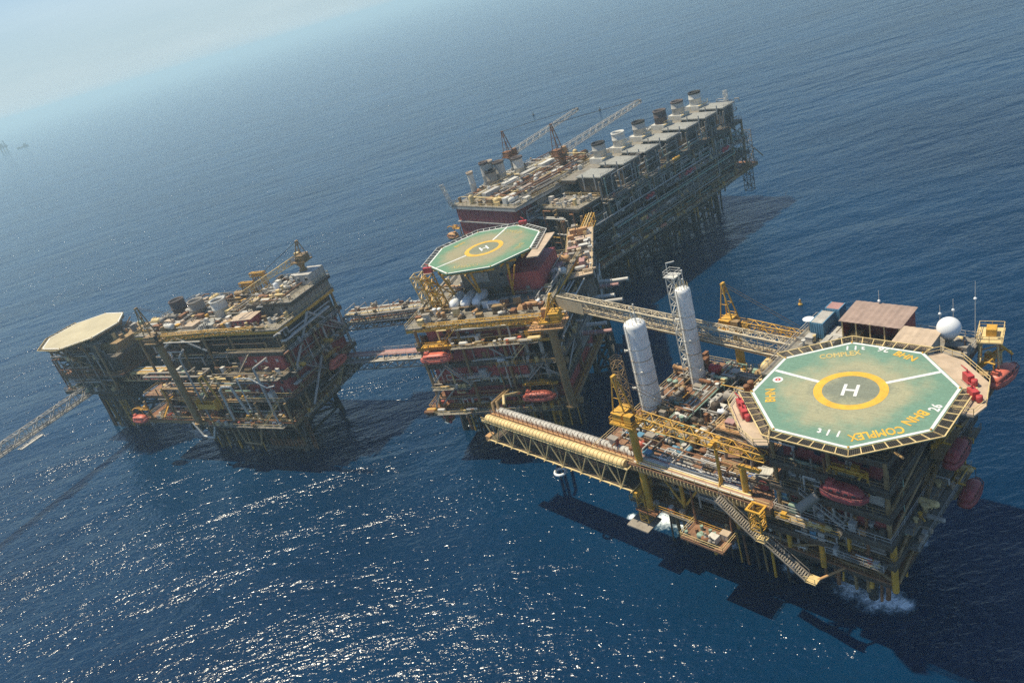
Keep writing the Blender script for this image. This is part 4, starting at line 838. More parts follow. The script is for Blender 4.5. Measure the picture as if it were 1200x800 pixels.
# things on the roof behind the helideck
container(FM, -14.4, 21.6, 37.62, 4.6, 2.2, 3.1, PI / 2, 'blue corrugated container with a grey roof at the left end of the accommodation roof', 'blue', 'lgrey')
container(FM, -13.7, 25.2, 37.62, 2.5, 2.4, 3.6, PI / 2, 'taller blue container with a faded pink roof behind the grey-roofed one', 'blue', 'pink')
for k, u in enumerate((-12.2, -11.0)):
    t = thing('duct_box', ['long pale duct box lying next to the blue container', 'long pale duct box lying next to the brown shed'][k], 'duct', FM, u, 19.6 + .4 * k, 37.62, PI / 2)
    MB().box((0, 0, .55), (6.2, .95, .9)).build('casing', 'lgrey', t); q = MB()
    for i in range(6): q.box((-2.8 + i * 1.12, 0, .55), (.1, 1.05, 1.0))
    q.build('flange', 'owhite', t)
shed(FM, -5.3, 22.6, 37.62, 9.4, 6.4, 4.3, 0, 'open-fronted deck shed with a broad brown sheet roof', 'maroon', 'brownroof', .35, True, .15)
shed(FM, 2.6, 17.2, 37.62, 5.2, 5.4, 4.0, 0, 'smaller deck shed with a beige sheet roof beside the white radome', 'lgrey', 'tan', .3, False, .12)
t = thing('radome', 'large white satellite radome ball behind the beige shed', 'radome', FM, 6.1, 21.0, 37.62)
MB().lathe([(.9, 0), (.9, .2), (.6, .3), (.6, 2.6), (.9, 2.7), (.9, 2.9)], n=16).build('pedestal', 'lgrey', t); MB().ball((0, 0, 4.4), 1.75, 24, 14).build('dome', 'white', t)
t = thing('satellite_dish', 'small white satellite dish at the roof edge by the blue container', 'dish', FM, -17.2, 22.0, 37.62)
MB().tube((0, 0, 0), (0, 0, 1.6), .12).build('mast', 'lgrey', t); MB().lathe([(.05, 0), (.6, .12), (1.0, .38), (1.04, .36), (.6, .06), (.05, -.06)], (0, 0, 1.75), 20).build('reflector', 'white', t)
for (u, v, h, lab) in ((5.2, 25.6, 7.0, 'thin whip antenna with a white ball behind the radome'), (8.4, 25.4, 10.5, 'tallest whip antenna at the roof corner'), (3.2, 25.7, 5.6, 'short lattice antenna mast behind the beige shed'), (-6.4, 26.0, 7.0, 'small grey frame mast behind the brown roof')):
    t = thing('antenna', lab, 'antenna', FM, u, v, 37.62); MB().tube((0, 0, 0), (0, 0, h), .09, .04, n=6).build('whip', 'owhite', t); MB().lathe([(.3, 0), (.3, .1), (.12, .15), (.12, .9)], n=10).build('base', 'grey', t); MB().ball((0, 0, h * .72), .26, 10, 6).build('head', 'white', t)
scatter(FM, 6, 6.8, 8.0, 13.6, 24, 37.6, 46, ['control_cabinet', 'generator', 'pump_skid', 'crate'], ['lgrey', 'owhite', 'grey'], 'on the grey roof edge near the radome', (), 2.6)

# lifeboats of the near platform
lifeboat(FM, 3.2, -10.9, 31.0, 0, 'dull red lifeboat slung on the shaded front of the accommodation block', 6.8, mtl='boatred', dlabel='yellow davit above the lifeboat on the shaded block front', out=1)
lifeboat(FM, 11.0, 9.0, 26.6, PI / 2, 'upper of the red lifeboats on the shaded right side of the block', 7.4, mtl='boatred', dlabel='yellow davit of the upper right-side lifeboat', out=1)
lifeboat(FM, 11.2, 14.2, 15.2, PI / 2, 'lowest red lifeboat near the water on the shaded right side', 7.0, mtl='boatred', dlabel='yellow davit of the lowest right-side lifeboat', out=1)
lifeboat(FM, 12.2, 25.8, 30.6, PI / 2 - .2, 'bright orange lifeboat hung at the far right corner below the yellow davit tower', 7.2, dlabel='tall yellow davit tower over the bright orange lifeboat', out=1)
t = thing('davit_tower', 'cream and yellow lattice davit tower at the far right corner', 'davit tower', FM, 9.8, 27.2, 30.2, .2)
q = MB()
for x, y in ((-1.4, -2.2), (1.6, -2.2), (1.6, 2.2), (-1.4, 2.2)): q.tube((x, y, 0), (x * .8, y * .8, 7.6), .17, n=6)
for z in (2.4, 5, 7.4):
    for a, b_ in (((-1.3, -2), (1.5, -2)), ((1.5, -2), (1.5, 2)), ((1.5, 2), (-1.3, 2)), ((-1.3, 2), (-1.3, -2))): q.tube((*a, z), (*b_, z - (1.2 if z == 5 else 0)), .12, n=5)
q.build('frame', 'cream', t)
q = MB().box((.2, 0, 7.7), (3.6, 5.2, .2)); q.rail([(-1.5, -2.5, 7.8), (1.9, -2.5, 7.8), (1.9, 2.5, 7.8), (-1.5, 2.5, 7.8)], closed=True, sp=1.2); q.build('platform', 'cream', t)
MB().box((.3, .4, 8.4), (1.4, 1.8, 1.2)).build('winch', 'yellow', t); MB().tube((1.4, -1.8, 7.4), (3.2, -1.2, 5.2), .2).build('arm', 'yellow', t)
MB().bx((7.6, 22, 29.6), (11.4, 29.6, 29.9)).build('davit_support', 'olive', mm); diag(mm, [((8.2, 23, 26), (11, 24, 29.6)), ((8.2, 24, 25), (11, 29, 29.6)), ((3, 24.5, 26), (9, 29.4, 29.6))], .22, 'yellow')
for z, v in ((26.0, 9), (14.6, 14.2)): MB().bx((8.7, v - 4, z + 3), (10.3, v + 4, z + 3.2)).build('boat_platform', 'olive', mm)

# bridges
t = thing('pipe_bridge', 'pale yellow truss bridge carrying two ribbed ducts over the water', 'pipe bridge', FM, -76.6, -9.2, 18.2); LB = 39.8
b = MB()
for y in (-2.4, 2.4):
    b.tube((0, y, 0.2), (LB, y, 0.2), .2, n=7); b.tube((-.6, y, 5.2), (LB, y, 5.2), .22, n=7)
    for i in range(8):
        x0 = LB * i / 8; x1 = LB * (i + 1) / 8; xm = (x0 + x1) / 2
        b.tube((x0, y, 5.2), (xm, y, 0.2), .15, n=6); b.tube((xm, y, 0.2), (x1, y, 5.2), .15, n=6); b.tube((xm, y, 0.2), (xm, y, 5.2), .09, n=5)
for i in range(17):
    x = LB * i / 16; b.tube((x, -3.0, 0.2), (x, 3.0, 0.2), .12, n=5); b.tube((x, -2.7, 5.2), (x, 2.7, 5.2), .14, n=5)
b.build('truss', 'cream', t)
for y, c in ((-1.55, 'cream'), (1.6, 'lgrey')):
    q = MB().tube((0.6, y, 5.5), (LB - .8, y, 5.5), 1.0, n=16)
    for i in range(40): q.lathe([(1.0, -.07), (1.09, -.06), (1.09, .06), (1.0, .07)], (1 + i * .96, y, 5.5), 16, 'x')
    q.build('duct', c, t)
for y, c, rr in ((-.35, 'rust', .16), (.05, 'deckor', .2), (.45, 'rust', .14)): MB().tube((0.4, y, 5.75), (LB - .4, y, 5.75), rr, n=7).build('pipe', c, t)
q = MB()
for i in range(27): x = .8 + i * 1.46; q.bar((x, -.5, 5.4), (x, -.5, 7.2), .1); q.bar((x, .6, 5.4), (x, .6, 7.0), .1)
q.bar((.8, -.5, 7.2), (38.8, -.5, 7.2), .09); q.build('pipe_guide', 'rust', t)
MB().bx((.2, -2.3, 0.45), (LB - .2, 2.3, 0.6)).build('walkway', 'dark', t); MB().rail([(-.4, -2.6, 5.4), (LB - 1, -2.6, 5.4)], .9, 2.4).build('railing', 'cream', t)
MB().box((-.5, -1.6, 0.3), (1.4, 1.8, 1.3)).build('end_bracket', 'deckor', t)
MB().bx((LB - .2, -2.4, -1.2), (LB + .8, 2.4, -.1)).build('end_support', 'yellow', t); MB().truss((LB + .2, 0, -4), (LB + .2, 0, -1.2), 2.4, 1.8, 2, .14, .09, up=(1, 0, 0)).build('end_tower', 'yellow', t); MB().truss((LB + .2, 0, -4), (LB + .2, 0, -8), 2.4, 1.8, 3, .14, .09, up=(1, 0, 0)).build('end_tower', 'yellow', t)
MB().bx((-39.6, -12.4, 9.6), (-34.6, -8.0, 9.9)).build('lower_platform', 'grey', mm)
a_, b_ = FM.at(-75.8, -8.6, 24.6), FS.at(8.0, -23.6, 20.2)
def world_part(mb, name, mtl, root): o = mb.build(name, mtl); bpy.context.view_layer.update(); o.parent = root; o.matrix_parent_inverse = Matrix.LocRotScale(root.location, root.rotation_euler, None).inverted(); return o
for d in (0, 1.0): world_part(MB().path([a_ + Vector((d, 0, -.2)), a_ + Vector((d, 1, 1.2)), b_ + Vector((d, 1, -2))], .36, 10), 'riser_pipe', 'olive', t)
world_part(MB().path([a_ + Vector((2.4, 1, 0)), a_ + Vector((2.8, 3, 1.0)), b_ + Vector((4, 1, -4))], .36, 10), 'riser_pipe', 'cream', t)
t = thing('ring_fender', 'white ring fender hanging under the pale yellow pipe bridge', 'fender', FM, -56.2, -11.2, 16.0)
b = MB(); vs_ = []; n1, n2 = 24, 8
for i in range(n1):
    for j in range(n2): a1 = 2 * PI * i / n1; a2 = 2 * PI * j / n2; vs_.append(((1.15 + .3 * math.cos(a2)) * math.cos(a1), (1.15 + .3 * math.cos(a2)) * math.sin(a1), .3 * math.sin(a2)))
b.add(vs_, [(i * n2 + j, ((i + 1) % n1) * n2 + j, ((i + 1) % n1) * n2 + (j + 1) % n2, i * n2 + (j + 1) % n2) for i in range(n1) for j in range(n2)], True); b.build('ring', 'white', t)
q = MB()
for a in (0, 2.1, 4.2): q.tube((1.15 * math.cos(a), 1.15 * math.sin(a), .2), (0, 0, 2.3), .05, n=4)
q.build('sling', 'dark', t)
for k, (u, v, z) in enumerate(((-37.6, -5.6, 24.1), (-36.8, -8.3, 22.4))):
    t = thing('float_buoy', ['faded red float on the deck beside the near crane pedestal', 'vivid red float hung at the deck edge under the near crane'][k], 'float', FM, u, v, z)
    MB().ball((0, 0, .75), .75, 16, 10).build('body', ['orange', 'red'][k], t); MB().tube((0, 0, 1.45), (0, 0, 1.75), .14).build('eye', 'dark', t)
# upper truss bridge between the middle platform and the near one
A, B = FS.at(23.0, -12.2), FM.at(-16.4, 17.4); d = B - A; LU = math.hypot(d.x, d.y); fb = Frame((A.x, A.y), math.degrees(math.atan2(d.y, d.x)))
t = thing('truss_bridge', 'long cream truss footbridge linking the middle platform to the near one above the white columns', 'bridge', fb, 0, 0, 34.2)
b = MB().truss((0, 0, 1.6), (LU, 0, 1.5), 2.0, 3.0, 15, .14, .075); b.truss((0, 0, 2.95), (LU, 0, 2.85), 1.9, .5, 34, .1, .06); b.build('truss', 'ivory', t)
MB().add([(0, -1.1, .05), (LU, -1.1, -.45), (LU, 1.1, -.45), (0, 1.1, .05), (0, -1.1, -.05), (LU, -1.1, -.55), (LU, 1.1, -.55), (0, 1.1, -.05)], [(0, 1, 2, 3), (7, 6, 5, 4), (0, 4, 5, 1), (2, 6, 7, 3)]).build('walkway', 'olive', t)
MB().add([(.2, -1.52, 0), (9, -1.52, -.1), (9, -1.52, 2.85), (.2, -1.52, 2.95), (.2, -1.47, 0), (9, -1.47, -.1), (9, -1.47, 2.85), (.2, -1.47, 2.95)], [(0, 1, 2, 3), (7, 6, 5, 4), (3, 2, 6, 7), (0, 4, 5, 1), (1, 5, 6, 2), (0, 3, 7, 4)]).build('side_panel', 'ivory', t)
for y, c in ((-.5, 'steel'), (.3, 'ivory')): MB().tube((.5, y, .5), (LU - .5, y, .2), .14, n=6).build('pipe', c, t)
MB().rail([(0, -.9, .1), (LU, -.9, -.4)], 1.0, 2.6).rail([(0, .9, .1), (LU, .9, -.4)], 1.0, 2.6).build('railing', 'ivory', t)
columns(mm, [(-18.8, 17.4), (-24.5, 19.2)], 24.02, 34.2, .38, 'lgrey', 'bridge_column')
ledge(mm, -8, 2, -9.8, 23.6, 1.5, 201, 'yellow', 8); ledge(mm, -1, 7.6, -8.6, 18.7, 1.6, 202, 'lgrey', 8); ledge(mm, -40, -19, -7.5, 13.7, 2.2, 203, 'yellow', 14); ledge(mm, -6, 22, 8.85, 23.5, 1.5, 204, 'olive', 10, 'e'); ledge(mm, -4, 18, 8.7, 18.6, 1.5, 205, 'lgrey', 8, 'e')

# ------------------------------------------------------------------ middle platform
HD2 = helideck_mat('faded_green_helideck', 10.6, (0.125, 0.25, 0.145), (0.34, 0.28, 0.16), (0.21, 0.22, 0.14))
ms = thing('offshore_platform', 'middle platform with dark red plated walls below the second green helideck', 'oil platform', FS, 0, 0, 0)
jacket(ms, (-13, 1, 16), (-12, 8), 12.8, 0.8, 0.06)
deck(ms, -15.5, 24, -23.5, 13, 14, 'rust', railm='yellow', girder='olive')
deck(ms, -13, 24, -22.5, 13, 20.5, 'deckdk', railm='cream')
deck(ms, -13, 22.8, -22.8, 13, 26.5, 'deckdk', railm='olive')
deck(ms, -13.5, 22.6, -23, 14, 32, 'deckdk', railm='yellow', girder='yellow')
deck(ms, -15, 21.6, -22.5, 15, 37, 'deckgr', railm='cream', girder='yellow')
wall(ms, -11, 15, -21.0, 10, 14.02, 19.8, 'redox', windows=2, rib=2.4, seed=2)
wall(ms, -11, 14, -21.6, 10, 20.52, 25.8, 'redox', windows=0, rib=2.6, seed=3)
wall(ms, -11, 14, -21.5, 10, 26.52, 31.3, 'redox', windows=2, rib=2.6, seed=5)
wall(ms, -10.5, 19, -20.6, 11, 32.02, 36.2, 'redox', windows=3, rib=2.2, seed=7)
wall(ms, 15.3, 22, -20, 6, 14.02, 19.5, 'redox', windows=1, seed=8); wall(ms, 15, 21.6, -12, 8, 20.53, 25.5, 'dark', door=False)
deck(ms, -11, 15, -11, 9, 8.2, 'dark', rails='n', railm='olive'); pipes(ms, 16, -14, 18, -17, -11, 4, 13, 151, .12, .35, mats=['rust', 'olive', 'dark', 'grey']); risers(ms, 16, -13, 18, -13, -4, 13, 152)
columns(ms, [(u, v) for u in (-12.5, -1, 10, 22.6) for v in (-22.5, -8, 8)], 14.02, 36.6, 0.4, 'olive')
columns(ms, [(u, -21.6) for u in (15.2, 19)], 14.02, 31, 0.5, 'lgrey')
diag(ms, [((-12, -22.2, 14.2), (-6, -21.6, 20)), ((10, -22.2, 26.6), (4, -22.2, 31.5)), ((22.5, -22.2, 20.7), (14, -22.2, 26)), ((22.5, -22.2, 32.1), (15, -22.2, 36.4)), ((-12.5, -22.2, 20.6), (-7, -22, 26)), ((23.5, -20, 20.8), (23.5, -8, 26)), ((23.5, 4, 20.8), (23.5, -8, 26)), ((22.9, -20, 26.8), (22.9, -8, 31.5)), ((22.9, 4, 26.8), (22.9, -8, 31.5))], .26, 'lgrey')
for a, b_, c in (((-7, -23.4, 26.5), (-1, -23.4, 20.6), 'steel'), ((-10, -23.6, 20.5), (-13.5, -23.6, 14.1), 'steel'), ((17.5, -23, 32), (11.5, -23, 26.6), 'cream'), ((20.5, -23.2, 26.5), (14, -23.2, 20.6), 'lgrey'), ((0, -22.9, 37), (-6, -22.9, 32.1), 'yellow')): MB().stairs(a, b_, 1.0).build('staircase', c, ms)
q = MB().box((1.5, -22.8, 22.8), (6.0, 2.4, .25)); q.rail([(-1.4, -23.9, 22.9), (4.4, -23.9, 22.9)], sp=1.5); q.box((2.6, -22.6, 23.6), (2.0, 1.2, 1.4)); q.build('balcony', 'lgrey', ms)
pipes(ms, 18, -12.6, 22, -22.9, -21.9, 14.3, 36.2, 51, .09, .3); pipes(ms, 26, 15, 25, -22, 12, 14.5, 36, 52, .12, .42, mats=['grey', 'lgrey', 'steel', 'olive', 'dark', 'cladsil']); pipes(ms, 16, -14, 20.6, -21, 13, 37.2, 39.5, 53, .08, .2)
risers(ms, 12, -12, 15, -13, -4, 13.2, 54); risers(ms, 8, 12, 22, -12, -4, 13.2, 55)
fixtures(ms, 46, -14, 20.5, -21.5, 13, 37, 56, mats=['owhite', 'cream', 'lgrey', 'olive', 'deckor', 'rust', 'grey'], hmax=1.6); fixtures(ms, 30, -14, 22, -22.8, -20.5, 14, 57, mats=['owhite', 'cream', 'rust', 'orange', 'yellow', 'grey'], hmax=1.6, smax=1.3)
fixtures(ms, 20, -12, 22, -22.4, -20.2, 20.5, 58); fixtures(ms, 20, -12, 22, -22.6, -20.4, 32, 59, mats=['owhite', 'grey', 'yellow', 'cream', 'rust'])
wall(ms, -4.5, 9, -5.5, 10, 37.02, 45.0, 'grey', windows=3, seed=9); wall(ms, 9.6, 18, -8.5, 6, 37.02, 42.6, 'redox', windows=0, seed=10)
MB().box((0.5, -5.75, 41.6), (5.4, .3, 2.6)).build('louvre_panel', 'lgrey', ms)
h2 = helideck(FS, 2.6, -2.4, 48.0, 15.1, 'faded green helideck with a yellow ring on the middle platform', HD2, [(R(83), 5.1, 13.6, .5), (R(224), 5.1, 13.7, .5)], R(35), 5.15, [0, 1, 2, 3, 7], zsup=37.2, off=27, bordm='wmark', netw=1.6, netcol='owhite', supm='yellow')
MB().prism([(14.6, 5.4), (14.6, -9.5), (17.6, -9.5), (17.6, 5.4)], -.62, -.32).build('apron', 'tan', h2)
for s, ang, rad, mt_ in (('BHN', 150, 10.5, 'ymark'), ('BHN', -10, 10.5, 'ymarkfade'), ('COMPLEX', 62, 10.6, 'ymarkfade'), ('COMPLEX', -95, 10.8, 'ymarkfade')): text_part(h2, s, 2.0, rad * math.cos(R(ang)), rad * math.sin(R(ang)), .03, R(ang - 90), mt_, sx=.8)
for x, y, lab in ((-11.5, -10.6, 'red fire monitor at the near left corner of the faded helideck'), (6.2, 14.4, 'red fire monitor at the far edge of the faded helideck')):
    t = thing('fire_monitor', lab, 'fire monitor', FS, 2.6 + x, -2.4 + y, 47.4)
    MB().box((0, 0, .8), (2.2, .9, 1.4)).build('cabinet', 'red', t); q = MB().tube((.4, 0, 1.5), (.4, 0, 2.1), .1); q.tube((.4, 0, 2.0), (-.5, .3, 2.5), .12, .07); q.build('nozzle', 'red', t); MB().box((0, 0, .05), (2.6, 1.6, .14)).build('plinth', 'tan', t)
for u, v in ((-12.2, -11), (-8.2, -13.2)):
    MB().truss((u, v, 37.1), (u - 1.2, v - .6, 46.8), 2.6, 2.6, 6, .2, .13, up=(1, 0, 0)).build('support_tower', 'yellow' if u > -10 else 'cream', ms)
for k, u in enumerate((-4.0, -.8, 2.4)):
    t = thing('storage_tank', ['leftmost', 'middle', 'rightmost'][k] + ' of three white round-ended tanks lying under the faded helideck', 'tank', FS, u, -12.2, 37.05, PI / 2)
    MB().lathe([(.05, -3.6), (.7, -3.4), (1.15, -2.9), (1.3, -2.4), (1.3, 2.6), (1.1, 3.1), (.05, 3.5)], (0, 0, 1.7), 20, 'x').build('shell', 'white', t)
    for x in (-1.6, 1.6): MB().box((x, 0, .5), (.4, 2.0, 1.0)).build('saddle', 'grey', t)
    q = MB().tube((-1, 0, 2.9), (-1, 0, 3.5), .3); q.box((.8, 0, 3.05), (1.8, .6, .12)); q.build('manway', 'owhite', t)
MKS = [(-10, -18, 'at the left end of the middle top deck'), (0, -18, 'in front of the three white tanks'), (12, -14, 'beside the red house on the middle top deck'), (20, -10, 'near the orange crane of the middle platform'), (22, 8, 'at the back right of the middle top deck')]
scatter(FS, 20, -13.5, 20.4, -20.5, -14.6, 37.0, 61, ['crate', 'control_cabinet', 'pump_skid', 'tarpaulin_stack', 'filter_pot', 'generator'], ['owhite', 'cream', 'deckor', 'rust', 'olive', 'white'], '', MKS, 2.6, [(-6, 4.6, -17, -8), (21, 27, -26, -20)])
scatter(FS, 9, 18.6, 20.4, -8, 13, 37.0, 62, ['heat_exchanger', 'generator', 'crate', 'control_cabinet', 'horizontal_tank'], ['pink', 'owhite', 'cream', 'grey', 'deckor'], '', MKS, 3.2)
crane(FS, 24.2, -25.2, 14.05, 37.4, 180, 30, 1.5, 'orange-decked pedestal crane at the front right of the middle platform with its boom lying left', main='yellow', pedm='olive', boomm='yellow', cabm='deckor', ped_r=1.0, mast_h=6.0, bw=1.7)
q = MB().box((23.6, -25.0, 36.0), (8.5, 5.6, .3)); q.rail([(19.5, -27.7, 36.2), (27.7, -27.7, 36.2), (27.7, -22.4, 36.2)], sp=1.5); q.build('crane_platform', 'deckor', ms)
MB().bx((22.4, -24.4, 14.1), (26.6, -23.2, 15.4)).build('crane_bracket', 'olive', ms); MB().bx((23, -24.3, 25), (25.4, -22.6, 26)).build('crane_bracket', 'olive', ms)
lifeboat(FS, -6.8, -26.0, 29.0, 0, 'orange lifeboat high on the left front of the middle platform', 8.6, dlabel='yellow davit over the high left lifeboat of the middle platform')
lifeboat(FS, 17.0, -26.2, 16.6, 0, 'orange lifeboat low on the right front of the middle platform', 8.8, dlabel='yellow davit over the low right lifeboat of the middle platform')
for u, z in ((-6.8, 32.1), (17, 19.7)): MB().bx((u - 4.5, -24.2, z), (u + 4.5, -23.1, z + .25)).build('boat_platform', 'yellow', ms)
t = thing('cargo_net', 'bulging net of red and orange buoys hung under the left end of the middle platform', 'cargo net', FS, -12.2, -21.5, 8.2)
rn = random.Random(4); q = [MB(), MB(), MB()]
for i in range(40): a = rn.uniform(0, 6.28); z = rn.uniform(.3, 4.2); rr = (1.7 - abs(z - 2.4) * .45) * rn.uniform(.3, 1); q[i % 3].ball((rr * math.cos(a), rr * math.sin(a), z), rn.uniform(.35, .6), 8, 6)
for k, c in enumerate(('red', 'orange', 'rust')): q[k].build('buoy_load', c, t)
g = MB()
for i in range(10): a = R(36 * i); g.path([(.2 * math.cos(a), .2 * math.sin(a), 0), (1.6 * math.cos(a), 1.6 * math.sin(a), 1.4), (1.9 * math.cos(a), 1.9 * math.sin(a), 3), (.9 * math.cos(a), .9 * math.sin(a), 4.8), (0, 0, 5.6)], .06, 4)
g.build('net', 'olive', t)
# exhaust nozzles at the right side and the cluttered link block behind them
MB().bx((20.6, -9.5, 20.6), (24.6, 0, 25.4)).build('silencer_box', 'grey', ms); MB().bx((20.8, 2, 22.4), (24.2, 17.4, 29)).build('silencer_box', 'lgrey', ms)
for v, z, u0, u1, k in ((15.7, 27, 23.6, 32.6, 0), (12.7, 27.0, 23.6, 30.6, 1), (6.2, 27, 23.6, 30.8, 2), (3.0, 27, 23.6, 33.6, 3), (-3.4, 24, 24, 30.0, 4), (-7.8, 24, 24, 32.4, 5)):
    um = u0 + (u1 - u0) * .45; q = MB().tube((u0, v, z), (um, v, z), .62, n=14); q.tube((um, v, z), (u1, v, z + .15), .52, n=14); q.build('exhaust_nozzle', ['owhite', 'pink', 'owhite', 'lgrey', 'owhite', 'pink'][k], ms)
    q = MB()
    for i in range(3): q.lathe([(.63, -.06), (.74, -.05), (.74, .05), (.63, .06)], (u0 + .8 + i * (u1 - u0) * .2, v, z), 14, 'x')
    q.build('nozzle_flange', 'lgrey', ms)
o_ = FS.at(20.0, 18.0); FP = Frame((o_.x, o_.y), -13.0)
ml = thing('process_module', 'narrow beige-topped process module bridging the gap between the middle and far platforms', 'process module', FP, 0, 0, 0)
jacket(ml, (-2, 2), (-4, 10), 20, .6, .04)
wall(ml, -3, 3, -14, 19, 20, 26, 'dark', door=False); wall(ml, -3.2, 3.2, -13, 3, 26.02, 34.6, 'grey', windows=3, seed=3, side='e'); wall(ml, -3.6, 2.4, 3.4, 18, 26.03, 32.6, 'lgrey', seed=4)
deck(ml, -3.8, 3.8, -15.5, 21, 35.0, 'tan', railm='cream'); fixtures(ml, 40, -3.4, 3.4, -15, 20, 35, 63, mats=['owhite', 'pink', 'cream', 'tan', 'lgrey', 'rust', 'deckor'], hmax=2.0); pipes(ml, 18, 3.0, 3.8, -14, 19, 21, 34, 64)
scatter(FP, 9, -2.6, 2.6, -14, 19, 35.0, 65, ['generator', 'crate', 'tarpaulin_stack', 'control_cabinet'], ['owhite', 'pink', 'tan', 'cream', 'deckor'], 'on the beige roof of the narrow process module', (), 3.0)
t = thing('truss_bridge', 'short yellow-brown truss bridge between the narrow process module and the far platform', 'bridge', FP, 0, 20, 31, R(82))
MB().truss((0, 0, 1.3), (18, 0, 1.3), 2.6, 2.6, 8, .16, .1).build('truss', 'yellow', t); MB().box((9, 0, .1), (18, 2.2, .12)).build('walkway', 'rust', t)
for y in (-.5, .3): MB().tube((0, y, 2.9), (18, y, 2.9), .16).build('pipe', 'cream', t)
ledge(ms, -15, 22, -23.6, 13.7, 2.6, 211, 'cream', 26); ledge(ms, -12, -1, -22.6, 20.2, 2.2, 212, 'cream', 8); ledge(ms, 8, 23, -22.9, 26.2, 2.4, 213, 'yellow', 12); ledge(ms, -3, 20, -23.1, 31.7, 2.0, 214, 'yellow', 14); ledge(ms, -22, 10, 22.9, 26.2, 1.8, 215, 'olive', 12, 'e')

# ------------------------------------------------------------------ far long platform
mn = thing('offshore_platform', 'far long platform with a row of pale roof units and fat exhaust stacks', 'oil platform', FN, 0, 0, 0)
jacket(mn, (-8, 10, 28, 46, 62), (8, 24), 14.8, .9, .06, levels=(1.5, 8))
deck(mn, -24, 80, -2.5, 29, 16, 'rust', rails='nse', railm='olive', girder='olive', gh=1.2, step=6)
deck(mn, -22, 76, -2.0, 28, 22, 'deckdk', rails='nse', railm='grey', step=6)
deck(mn, -20, 75, -2.2, 26, 28.2, 'deckdk', rails='nse', railm='lgrey', step=6)
deck(mn, -9, 74.5, -1.5, 20, 34.6, 'deckdk', rails='ne', railm='grey', step=6)
deck(mn, -8, 74, 10.6, 20, 41.0, 'deckgr', rails='fe', railm='cream', step=6)
deck(mn, -10, 64, 9, 25, 9.2, 'dark', rails='', railm='olive', step=6); risers(mn, 34, -14, 70, 9, -4, 15, 153, mats=('rust', 'life', 'dark', 'life')); pipes(mn, 24, -14, 70, 6, 12, 5, 15, 154, .14, .4, mats=['rust', 'olive', 'dark', 'grey', 'yellow'])
columns(mn, [(-8 + 12.25 * i, -1.6) for i in range(7)] + [(73.8, v) for v in (-1.4, 8, 19)] + [(-8.5, 8), (-21, -1.5), (-21, 10)], 16.02, 34.2, .42, 'olive')
columns(mn, [(-9 + 6.1 * i, -.6) for i in range(14)], 28.22, 40.8, .3, 'grey')
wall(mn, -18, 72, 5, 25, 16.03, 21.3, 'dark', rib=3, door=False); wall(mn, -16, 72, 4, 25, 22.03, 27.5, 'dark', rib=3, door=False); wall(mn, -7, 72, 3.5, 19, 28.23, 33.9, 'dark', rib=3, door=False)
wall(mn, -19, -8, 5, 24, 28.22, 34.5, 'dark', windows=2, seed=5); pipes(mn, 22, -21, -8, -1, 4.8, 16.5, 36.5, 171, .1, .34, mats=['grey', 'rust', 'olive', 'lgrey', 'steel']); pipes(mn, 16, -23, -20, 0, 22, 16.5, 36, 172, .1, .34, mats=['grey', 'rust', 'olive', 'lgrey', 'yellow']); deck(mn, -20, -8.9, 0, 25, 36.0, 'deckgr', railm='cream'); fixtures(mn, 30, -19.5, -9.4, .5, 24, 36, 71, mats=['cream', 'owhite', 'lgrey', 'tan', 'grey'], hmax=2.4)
for i in range(8):
    u = -8 + 11.7 * i; diag(mn, [((u, -1.7, 16.2), (u + 5.8, -1.7, 21.5)), ((u + 11.6, -1.7, 16.2), (u + 5.8, -1.7, 21.5))], .2, 'olive')
    if i < 7: diag(mn, [((u, -.9, 28.4), (u + 5.8, -.9, 34)), ((u + 11.6, -.9, 28.4), (u + 5.8, -.9, 34))], .16, 'grey')
pipes(mn, 60, -20, 74, -2.2, 2.5, 16.4, 34, 72, .1, .34, mats=['grey', 'steel', 'lgrey', 'dark', 'olive', 'cladsil', 'green']); pipes(mn, 30, -8, 73, -1.2, .2, 28.5, 41.5, 73, .08, .25, mats=['grey', 'steel', 'lgrey', 'dark', 'green'], long='z')
for i in range(14):
    u = -12 + i * 6.1 + (i % 3) * .8; MB().path([(u, -2.6, 28.4), (u, -2.6, 31.2 + (i % 2)), (u + 1.3, -2.6, 31.2 + (i % 2)), (u + 1.3, -2.6, 29)], .16, 6).build('loop_pipe', 'cladsil', mn)
MB().tube((-17, -3.0, 29.4), (48, -3.0, 29.7), .22, n=7).build('header_pipe', 'lgrey', mn)
for x in range(12): MB().bx((-15 + 5.2 * x - .1, -2.98, 28.0), (-15 + 5.2 * x + .1, -2.7, 29.2)).build('pipe_support', 'grey', mn)
risers(mn, 22, -10, 68, 9, -4, 15.2, 74, mats=('dark', 'olive', 'rust', 'yellow')); risers(mn, 12, 10, 68, 4, 6, 15.3, 75, mats=('yellow', 'life', 'rust', 'dark'))
fixtures(mn, 34, -20, 74, -1.6, 2.2, 28.2, 76, mats=['lgrey', 'grey', 'owhite', 'green', 'dark']); fixtures(mn, 30, -20, 74, -1.6, 2.5, 22, 77); fixtures(mn, 30, -20, 78, -2, 2.5, 16, 78); fixtures(mn, 26, -8, 73, 17.5, 19.8, 41, 79, mats=['cream', 'owhite', 'lgrey'], hmax=1.4)
diag(mn, [((75.5, -1.6, 16.2), (75.5, 8, 27.5)), ((75.5, 20, 16.2), (75.5, 8, 27.5)), ((74.6, -1, 28.4), (74.6, 8, 34)), ((74.6, 19, 28.4), (74.6, 8, 34))], .25, 'olive')
